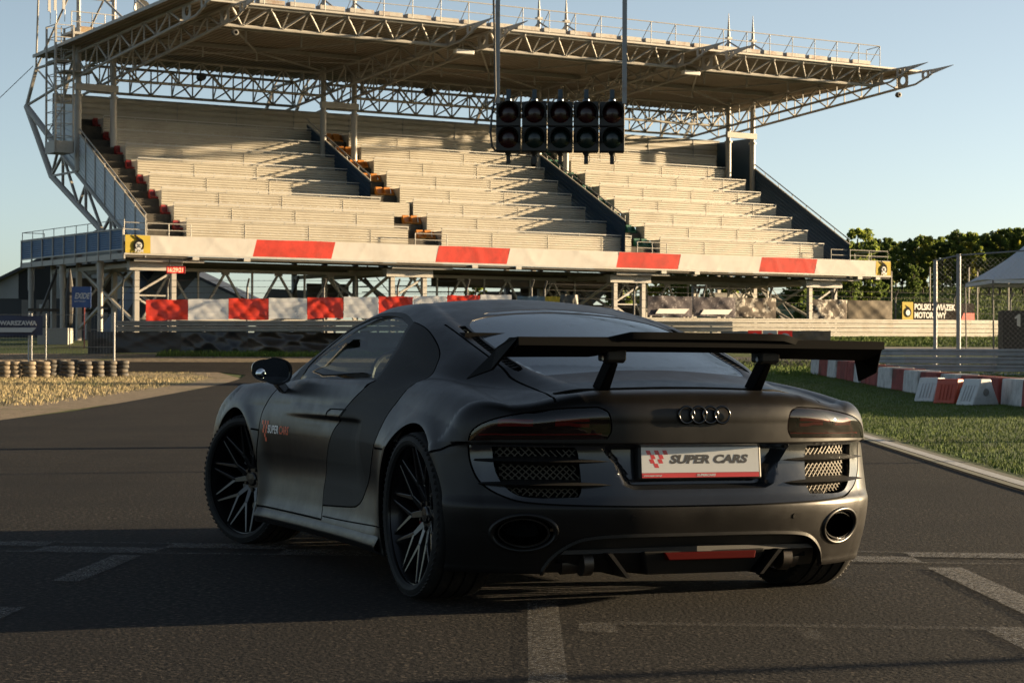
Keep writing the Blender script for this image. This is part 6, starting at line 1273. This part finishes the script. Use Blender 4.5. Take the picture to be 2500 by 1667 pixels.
BAN = 0
kinds = {'green': [crown_mesh('crown', 6, 2.2, 3400, .145, LG, s) for s in (1, 2)], 'yellow': [crown_mesh('crown', 6, 2.1, 3400, .145, LY, s) for s in (3, 4)], 'autumn': [crown_mesh('crown', 5, 2.0, 2600, .13, LO, 5)], 'dark': [crown_mesh('crown', 6, 2.3, 3400, .145, LD, s) for s in (6, 7)]}
def tree(kind, x, y, s, label, group=None, var=0, sz=None):
    me, tm = kinds[kind][var % len(kinds[kind])]; o = empty('broadleaf_tree', (x, y, zt1(x, y)), rng.uniform(0, 6), label=label, cat='tree', group=group); o.scale = (s, s, sz or s)
    link(bpy.data.objects.new('crown', me), o); link(bpy.data.objects.new('trunk', tm), o)
nm = {'green': 'bushy mid green', 'yellow': 'yellow green', 'autumn': 'golden autumn', 'dark': 'dense dark green'}
k = 0; rows = []
for i, px in enumerate(range(2040, 2640, 27)):
    for row in range(3):
        Y = 168+row*14+rng.uniform(-3, 3); X = px2x(px+rng.uniform(-10, 10)+row*9, Y); H = np.interp(px, [2040, 2150, 2300, 2500, 2640], [8.5, 8.2, 9.2, 10.6, 11])*rng.uniform(.86, 1.08)*(.95+.05*row)-.0
        kd = ('dark' if row == 0 and rng.random() < .5 else 'green' if rng.random() < (.75 if px < 2330 else .35) else 'yellow'); top_ = .99+(865-np.interp(px, [2040, 2080, 2130, 2250, 2330, 2430, 2500, 2640], [605, 590, 592, 585, 575, 568, 566, 560]))*Y/5200; s = max(.5, (top_-zt1(X, Y))/6.2*rng.uniform(.86, 1.05)); rows.append((kd, X, Y, s, row, i))
for kd, X, Y, s, row, i in rows:
    tree(kd, X, Y, s*1.0, '%s tree, %s from left in the %s row of the hill wood' % (nm[kd], (nums+['twentieth', 'twenty-first', 'twenty-second', 'twenty-third'])[i], ['front', 'middle', 'back'][row]), 'trees of the wood on the right hill', i, s*1.05)
for (px, Y, kd, s, lab) in ((2093, 152, 'green', 1.05, 'lone mid green tree at the right end of the grandstand roofline'), (712, 170, 'autumn', .62, 'small golden tree left behind the low shed under the stand'), (765, 172, 'autumn', .60, 'small golden tree right behind the low shed under the stand'), (893, 168, 'autumn', .66, 'golden tree between the stand frames behind the fence'), (1010, 168, 'autumn', .5, 'little golden bush far behind the second portal frame'), (1160, 170, 'green', .72, 'green tree far behind the gangway under the stand'), (1520, 150, 'green', 1.12, 'large green tree behind the third portal frame'), (1580, 158, 'yellow', 1.10, 'yellow green tree right of the third portal frame'), (1660, 160, 'green', 1.0, 'green tree behind the navy access stair'), (1760, 158, 'green', 1.0, 'green tree left of the golden one under the stand'), (1810, 160, 'yellow', .95, 'golden green tree behind the bright lattice posts'), (1880, 162, 'yellow', .92, 'yellow green tree behind the last portal frame'), (1950, 160, 'dark', 1.1, 'dark tree behind the right end of the stand')):
    tree(kd, px2x(px, Y), Y, s, lab, None, int(px))
for i, (px, Y, kd, s) in enumerate(((2080, 150, 'dark', .55), (2140, 152, 'dark', .6), (2010, 150, 'dark', .7), (2230, 160, 'dark', .42))): tree(kd, px2x(px, Y), Y, s, '%s low dark shrub at the foot of the hill, counted from the left' % nums[i], 'low shrubs at the foot of the hill', i)
# far woods left and right of the view
for i in range(26):
    a = rng.uniform(-.9, -.33) if i < 16 else rng.uniform(.34, .8); D = rng.uniform(230, 330); tree('green' if i % 3 else 'dark', D*math.sin(a)*1.0, D*math.cos(a), 1.7, 'large green tree, %s of those far outside the view' % (nums+['twentieth', 'twenty-first', 'twenty-second', 'twenty-third', 'twenty-fourth', 'twenty-fifth', 'twenty-sixth'])[i], 'far trees outside the view', i)
